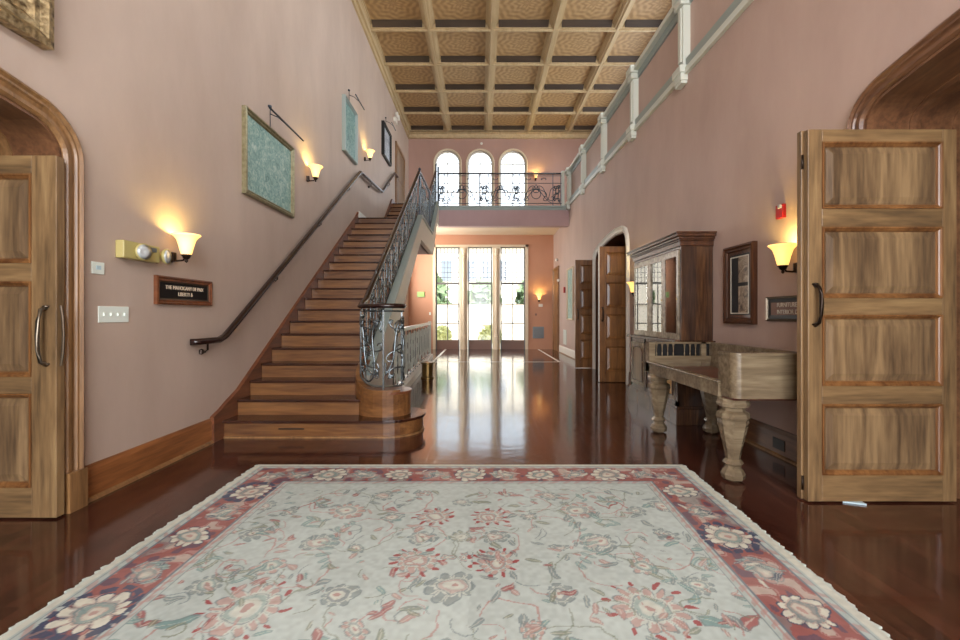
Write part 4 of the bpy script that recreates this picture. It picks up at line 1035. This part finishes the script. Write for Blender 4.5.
MB().lathe([(.6, -.05), (.6, .25), (.5, .25), (.48, .15), (.12, .15), (.1, .7), (.38, .8), (.4, .88), (.08, .85), (.07, 1.2), (.22, 1.28), (.24, 1.34), (.05, 1.32), (.03, 1.6)], (.3, 25, 0), 20).build('basin', M['stone'], ft)

# ------------------------------------------------------------------ rug: woven pattern computed on a grid, stored per corner
def rug():
    X0, X1, Ya, Yb = -1.99, 1.80, -1.35, 4.07
    nx = 600; ys = np.concatenate([np.linspace(Ya, 1.75, 150)[:-1], np.linspace(1.75, Yb, 430)]); xs = np.linspace(X0, X1, nx+1)
    ny = len(ys)-1
    cx = (xs[:-1]+xs[1:])/2; cyy = (ys[:-1]+ys[1:])/2
    GX, GY = np.meshgrid(cx, cyy)
    rng = np.random.RandomState(3)
    col = np.zeros(GX.shape+(3,)); 
    def L3(c): return np.array(lin(c)[:3])
    mint = L3((188, 198, 193)); red = L3((150, 66, 60)); navy = L3((52, 62, 92)); teal = L3((112, 150, 148)); rose = L3((182, 136, 128)); cream = L3((214, 212, 196)); olive = L3((128, 134, 112)); dred = L3((160, 62, 62)); grey = L3((120, 134, 136))
    def put(mask, c, a=1.0, sl=Ellipsis):
        t_ = col[sl]; m_ = mask.astype(float)*a; t_[:] = t_*(1-m_[..., None])+c*m_[..., None]
    def win(x, y, R):
        R += .06; i0, i1 = np.searchsorted(cyy, (y-R, y+R)); j0, j1 = np.searchsorted(cx, (x-R, x+R)); sl = (slice(i0, i1), slice(j0, j1))
        return sl, GX[sl], GY[sl]
    col[:] = mint
    ex = np.minimum(GX-X0, X1-GX); ey = np.minimum(GY-Ya, Yb-GY); E = np.minimum(ex, ey)
    # cheap value noise
    def vnoise(f, seed):
        r = np.random.RandomState(seed).rand(64, 64); u = (GX*f) % 63; v = (GY*f) % 63; i = np.floor(u).astype(int); j = np.floor(v).astype(int); a = u-i; b = v-j; a = a*a*(3-2*a); b = b*b*(3-2*b)
        return r[j, i]*(1-a)*(1-b)+r[j, i+1]*a*(1-b)+r[j+1, i]*(1-a)*b+r[j+1, i+1]*a*b
    N1 = vnoise(3, 1); N2 = vnoise(14, 2); N3 = vnoise(45, 4)
    mid = (X0+X1)/2
    GX0, GY0 = GX.copy(), GY.copy(); w1 = vnoise(9, 11)-.5; w2 = vnoise(9, 12)-.5; w3 = vnoise(22, 13)-.5; w4 = vnoise(22, 14)-.5
    GX = GX0+.05*w1+.022*w3; GY = GY0+.05*w2+.022*w4
    def flower(x, y, R, n, cp, ci, cc, ph=0, outline=None, a=.8, fill=None):
        sl, gx_, gy_ = win(x, y, R); dx = gx_-x; dy = gy_-y; r = np.hypot(dx, dy); th = np.arctan2(dy, dx)+ph
        lob = np.abs(np.cos(n*th/2)); edge = R*(.70+.30*lob**.6); t = .0045; ol = outline if outline is not None else grey
        put(r < edge, fill if fill is not None else cream, a*.55, sl)
        put((r < edge) & (r > edge*.66) & (lob > .55), cp, a, sl); put(np.abs(r-edge) < t, ol, a, sl)
        put((r < edge) & (r > R*.42) & (lob < .10), ol, a*.7, sl)
        put((r < R*.50) & (r > R*.36), ci, a*.7, sl); put(np.abs(r-R*.54) < t*.8, grey, a, sl)
        put(r < R*.30, cream, a*.6, sl); put(r < R*.14, cc, a*.8, sl)
    def dots(x, y, R, n, c, s, a=.9):
        for k in range(n):
            q = 2*PI*k/n; px, py = x+R*math.cos(q), y+R*math.sin(q); sl, gx_, gy_ = win(px, py, s)
            dx = (gx_-px)*math.cos(q)+(gy_-py)*math.sin(q); dy = -(gx_-px)*math.sin(q)+(gy_-py)*math.cos(q)
            put((dx/s)**2+(dy/(s*.55))**2 < 1, c, a, sl)
    def leaf_(x, y, an, L_, c, wd=.3, a=.8):
        sl, gx_, gy_ = win(x, y, L_); dx = (gx_-x)*math.cos(an)+(gy_-y)*math.sin(an); dy = -(gx_-x)*math.sin(an)+(gy_-y)*math.cos(an)
        d_ = (dx/L_)**2+(dy/(L_*wd))**2
        put(d_ < 1, c, a, sl); put((d_ < 1.15) & (d_ > .72), grey, a*.6, sl); put((np.abs(dy) < .003) & (np.abs(dx) < L_), cream, a*.6, sl)
    def vine(pts, wdt, c, a=.7):
        for (xa, ya_), (xb, yb2) in zip(pts[:-1], pts[1:]):
            vx, vy = xb-xa, yb2-ya_; l2 = vx*vx+vy*vy; sl, gx_, gy_ = win((xa+xb)/2, (ya_+yb2)/2, math.sqrt(l2)/2+.01)
            t_ = np.clip(((gx_-xa)*vx+(gy_-ya_)*vy)/l2, 0, 1); put(np.hypot(gx_-xa-t_*vx, gy_-ya_-t_*vy) < wdt, c, a, sl)
    def curl(x, y, R, a0, turn, n=12, s=1):
        return [(x+R*(1-.6*k/n)*math.cos(a0+turn*k/n), y+R*(1-.6*k/n)*math.sin(a0+turn*k/n)) for k in range(n+1)]
    # field, mirrored about the long axis
    for sgn in (-1, 1):
        M_ = lambda d: mid+sgn*d
        ok = lambda x, y: (min(x-X0, X1-x) > .52 and 1.3 < y < Yb-.52)
        for d, y in ((.22, 2.70), (.85, 2.35), (.95, 3.3), (.45, 3.25), (.25, 2.0), (.62, 1.75), (1.2, 2.6), (.55, 2.85), (1.15, 1.9)):
            x = M_(d); vine(curl(x, y, .24, rng.rand()*6, sgn*4.2), .0045, rose, .75); vine(curl(x, y, .33, rng.rand()*6, -sgn*3.0), .004, olive, .6)
        for d, y, R, n, cp, ci in ((1.42, 3.2, .10, 9, grey, rose), (.32, 3.42, .06, 8, rose, grey), (.05, 2.52, .05, 6, rose, grey), (1.02, 2.42, .09, 8, rose, teal), (.60, 2.62, .06, 7, grey, rose), (.4, 1.95, .08, 8, rose, grey), (1.4, 1.75, .12, 10, teal, rose), (.19, 3.02, .12, 12, rose, dred), (.22, 2.48, .13, 12, rose, dred), (.95, 2.08, .20, 14, rose, teal), (.22, 2.74, .085, 8, grey, rose), (.84, 2.68, .12, 10, grey, rose), (.80, 3.12, .14, 12, rose, grey),
                (.55, 2.18, .10, 8, grey, navy), (.45, 3.02, .08, 8, grey, rose), (1.28, 2.78, .09, 8, grey, navy), (.62, 3.38, .09, 10, grey, rose), (.55, 1.78, .13, 9, teal, rose), (1.2, 3.1, .08, 7, grey, grey), (1.25, 2.25, .1, 9, grey, teal)):
            flower(M_(d), y, R*.86, n, cp, ci, dred if ci is not dred else cream, outline=grey, a=.7)
            if ci is dred or R > .18: dots(M_(d), y, R*.98, 11, dred, .022, .95)
        for d, y in ((1.05, 3.28), (.95, 2.93), (1.38, 2.45), (1.1, 2.35)):
            an = rng.rand()*3
            for k in range(5): leaf_(M_(d+.05*math.cos(k*1.2)), y+.05*math.sin(k*1.2), an+k*1.2, .05, olive if k % 2 else teal, .3, .7)
        vine([(M_(1.05+.1*t_), 3.2+.05*math.sin(t_*5)) for t_ in np.linspace(-1, 1, 7)], .006, dred, .7)
        # feathered serrated leaves
        for k in range(9):
            q = -1.2+2.4*k/8; leaf_(M_(.66+.13*math.cos(q)), 2.68+.26*math.sin(q), q if sgn > 0 else PI-q, .045, teal, .35, .6)
        leaf_(M_(1.38), 2.0, .8*sgn, .07, dred, .35); leaf_(M_(1.44), 2.06, 1.7*sgn, .05, dred, .35); leaf_(M_(1.3), 1.98, -.5*sgn, .05, dred, .35)
        leaf_(M_(1.2), 1.98, -.3*sgn, .08, teal, .5)
        for k in range(230):
            d, y = rng.uniform(.05, 1.45), rng.uniform(1.35, 3.5); c = [rose, grey, teal, olive, dred, rose, grey][rng.randint(7)]
            leaf_(M_(d), y, rng.uniform(0, PI), rng.uniform(.02, .05), c, .38, .75)
            if k % 3 == 0: vine(curl(M_(d), y, rng.uniform(.06, .14), rng.rand()*6, rng.uniform(-4, 4), 7), .0035, [rose, grey, olive][rng.randint(3)], .65)
    flower(mid, 2.25, .13, 9, grey, rose, dred, a=.7, outline=grey); flower(mid, 2.75, .08, 8, olive, cream, olive, a=.6); flower(mid, 1.8, .1, 8, grey, rose, navy, a=.7); flower(mid, 3.25, .07, 8, grey, rose, grey, a=.6)
    # border
    put((E < .47), mint*.92); put((E > .10) & (E < .40), red, .92)
    put((E > .10) & (E < .40) & (N2 > .70), cream, .5); put((E > .10) & (E < .40) & (N2 > .58) & (N2 < .66), rose, .8); put((E > .10) & (E < .40) & (N2 < .24), navy, .6); put((E > .1) & (E < .4) & (N1 < .34) & (N2 > .4), grey, .5)
    for e0, c in ((.055, grey), (.095, navy), (.405, navy), (.43, rose), (.462, grey)): put(np.abs(E-e0) < .004, c, .7)
    put((E > .06) & (E < .09) & (np.sin((GX+GY)*60) > .2), rose, .6); put((E > .41) & (E < .455) & (np.sin((GX-GY)*70) > .3), rose, .55)
    bpos = []
    per = [(X0+.25, y, 1) for y in (3.45, 2.75, 2.05, 1.35, .65, -.05, -.75)]+[(X1-.25, y, 1) for y in (3.45, 2.75, 2.05, 1.35, .65, -.05, -.75)]+[(x, Yb-.25, 0) for x in (-1.25, -.68, -.085, .51, 1.08)]
    for i, (x, y, v) in enumerate(per):
        big = (i % 2 == 1)
        flower(x, y, .15 if not big else .12, 10, cream, teal if i % 3 else grey, rose, outline=navy if not big or v else grey, a=.95, fill=cream)
        if v and not big:
            sl, gx_, gy_ = win(x, y, .2); put((np.abs(np.hypot(gx_-x, (gy_-y)*.9)-.16) < .018) & (np.sin(np.arctan2(gy_-y, gx_-x)*14) > -.7), navy, .9, sl)
        for k in (-1, 1):
            px, py = (x, y+k*.32) if v else (x+k*.28, y); flower(px, py, .09, 7, rose, grey, cream, outline=grey, a=.7)
            for j in range(8): leaf_(px+rng.uniform(-.09, .09), py+rng.uniform(-.09, .09), rng.uniform(0, PI), .04, [cream, teal, navy, grey][rng.randint(4)], .3, .8)
    put(E < .035, cream, .8)
    # wear
    col[:] = col*(.90+.16*N1[..., None])*(.90+.2*N3[..., None]); fade = (.02+.16*N1)[..., None]; col[:] = col*(1-fade)+mint*fade
    # mesh
    xx, yy = np.meshgrid(xs, ys); zz = .012+.0015*np.sin(xx*40)*np.sin(yy*33)*0
    vs = np.stack([xx.ravel(), yy.ravel(), np.full(xx.size, .012)], 1)
    ii = np.arange(ny)[:, None]*(nx+1)+np.arange(nx)[None, :]
    fs = np.stack([ii, ii+1, ii+nx+2, ii+nx+1], -1).reshape(-1, 4)
    r = thing('area_rug', 'large faded mint rug with red floral border lying on the dark floor', 'rug', ((X0+X1)/2, (Ya+Yb)/2, 0))
    vs[:, 0] = X0+(vs[:, 0]-X0)*((1.80-(4.07-vs[:, 1])*.05-X0)/(X1-X0))
    vs[:, 0] -= r.location.x; vs[:, 1] -= r.location.y
    me = bpy.data.meshes.new('pile'); me.vertices.add(len(vs)); me.vertices.foreach_set('co', vs.ravel().astype('f')); nf = len(fs)
    me.loops.add(nf*4); me.loops.foreach_set('vertex_index', fs.ravel().astype('i')); me.polygons.add(nf); me.polygons.foreach_set('loop_start', np.arange(0, nf*4, 4).astype('i')); me.polygons.foreach_set('loop_total', np.full(nf, 4, 'i'))
    me.update(); at = me.attributes.new('weave', 'FLOAT_COLOR', 'POINT')
    cv = np.zeros((ny+1, nx+1, 3)); 
    cv[:-1, :-1] = col; cv[-1, :-1] = col[-1]; cv[:, -1] = cv[:, -2]
    c4 = np.ones((len(vs), 4), 'f'); c4[:, :3] = np.clip(cv.reshape(-1, 3), 0, 1); at.data.foreach_set('color', c4.ravel())
    m, nt, b = newmat('rug_pile'); a = nt.nodes.new('ShaderNodeAttribute'); a.attribute_name = 'weave'; nt.links.new(a.outputs['Color'], b.inputs['Base Color']); b.inputs['Roughness'].default_value = .95; b.inputs['Specular IOR Level'].default_value = .1
    n = nt.nodes.new('ShaderNodeTexNoise'); n.inputs['Scale'].default_value = 180; tc = nt.nodes.new('ShaderNodeTexCoord'); nt.links.new(tc.outputs['Object'], n.inputs['Vector'])
    bp = nt.nodes.new('ShaderNodeBump'); bp.inputs['Strength'].default_value = .35; bp.inputs['Distance'].default_value = .004; nt.links.new(n.outputs['Fac'], bp.inputs['Height']); nt.links.new(bp.outputs['Normal'], b.inputs['Normal'])
    me.materials.append(m); o_ = bpy.data.objects.new('pile', me); C.objects.link(o_); o_.parent = r
    XR = lambda y: 1.80-(4.07-y)*.05
    MB().prism([(X0, Ya), (XR(Ya), Ya), (XR(Yb), Yb), (X0, Yb)], .0005, .011, 'xy').build('backing', M['stringwhite'], r)
    # ragged selvedge
    fw_ = plain('fringe_wool', (196, 204, 194), .95)
    for fe, s_ in ((lambda y: X0, -1), (XR, 1)):
        y = Ya; out = []
        while y < Yb-.02:
            L_ = random.uniform(.006, .032); w_ = random.uniform(.015, .03); out += [(fe(y)+s_*L_, y), (fe(y)+s_*L_*.7, y+w_*.8)]; y += w_
        m = MB(); n_ = len(out); inn_ = [(fe(q[1])-s_*.004, q[1]) for q in out]
        m.add([(p[0], p[1], .011) for p in out]+[(p[0], p[1], .011) for p in inn_]+[(p[0], p[1], .001) for p in out], [(i, i+1, n_+i+1, n_+i) for i in range(n_-1)]+[(i, i+1, 2*n_+i+1, 2*n_+i) for i in range(n_-1)])
        m.build('fringe', fw_, r)
rug()
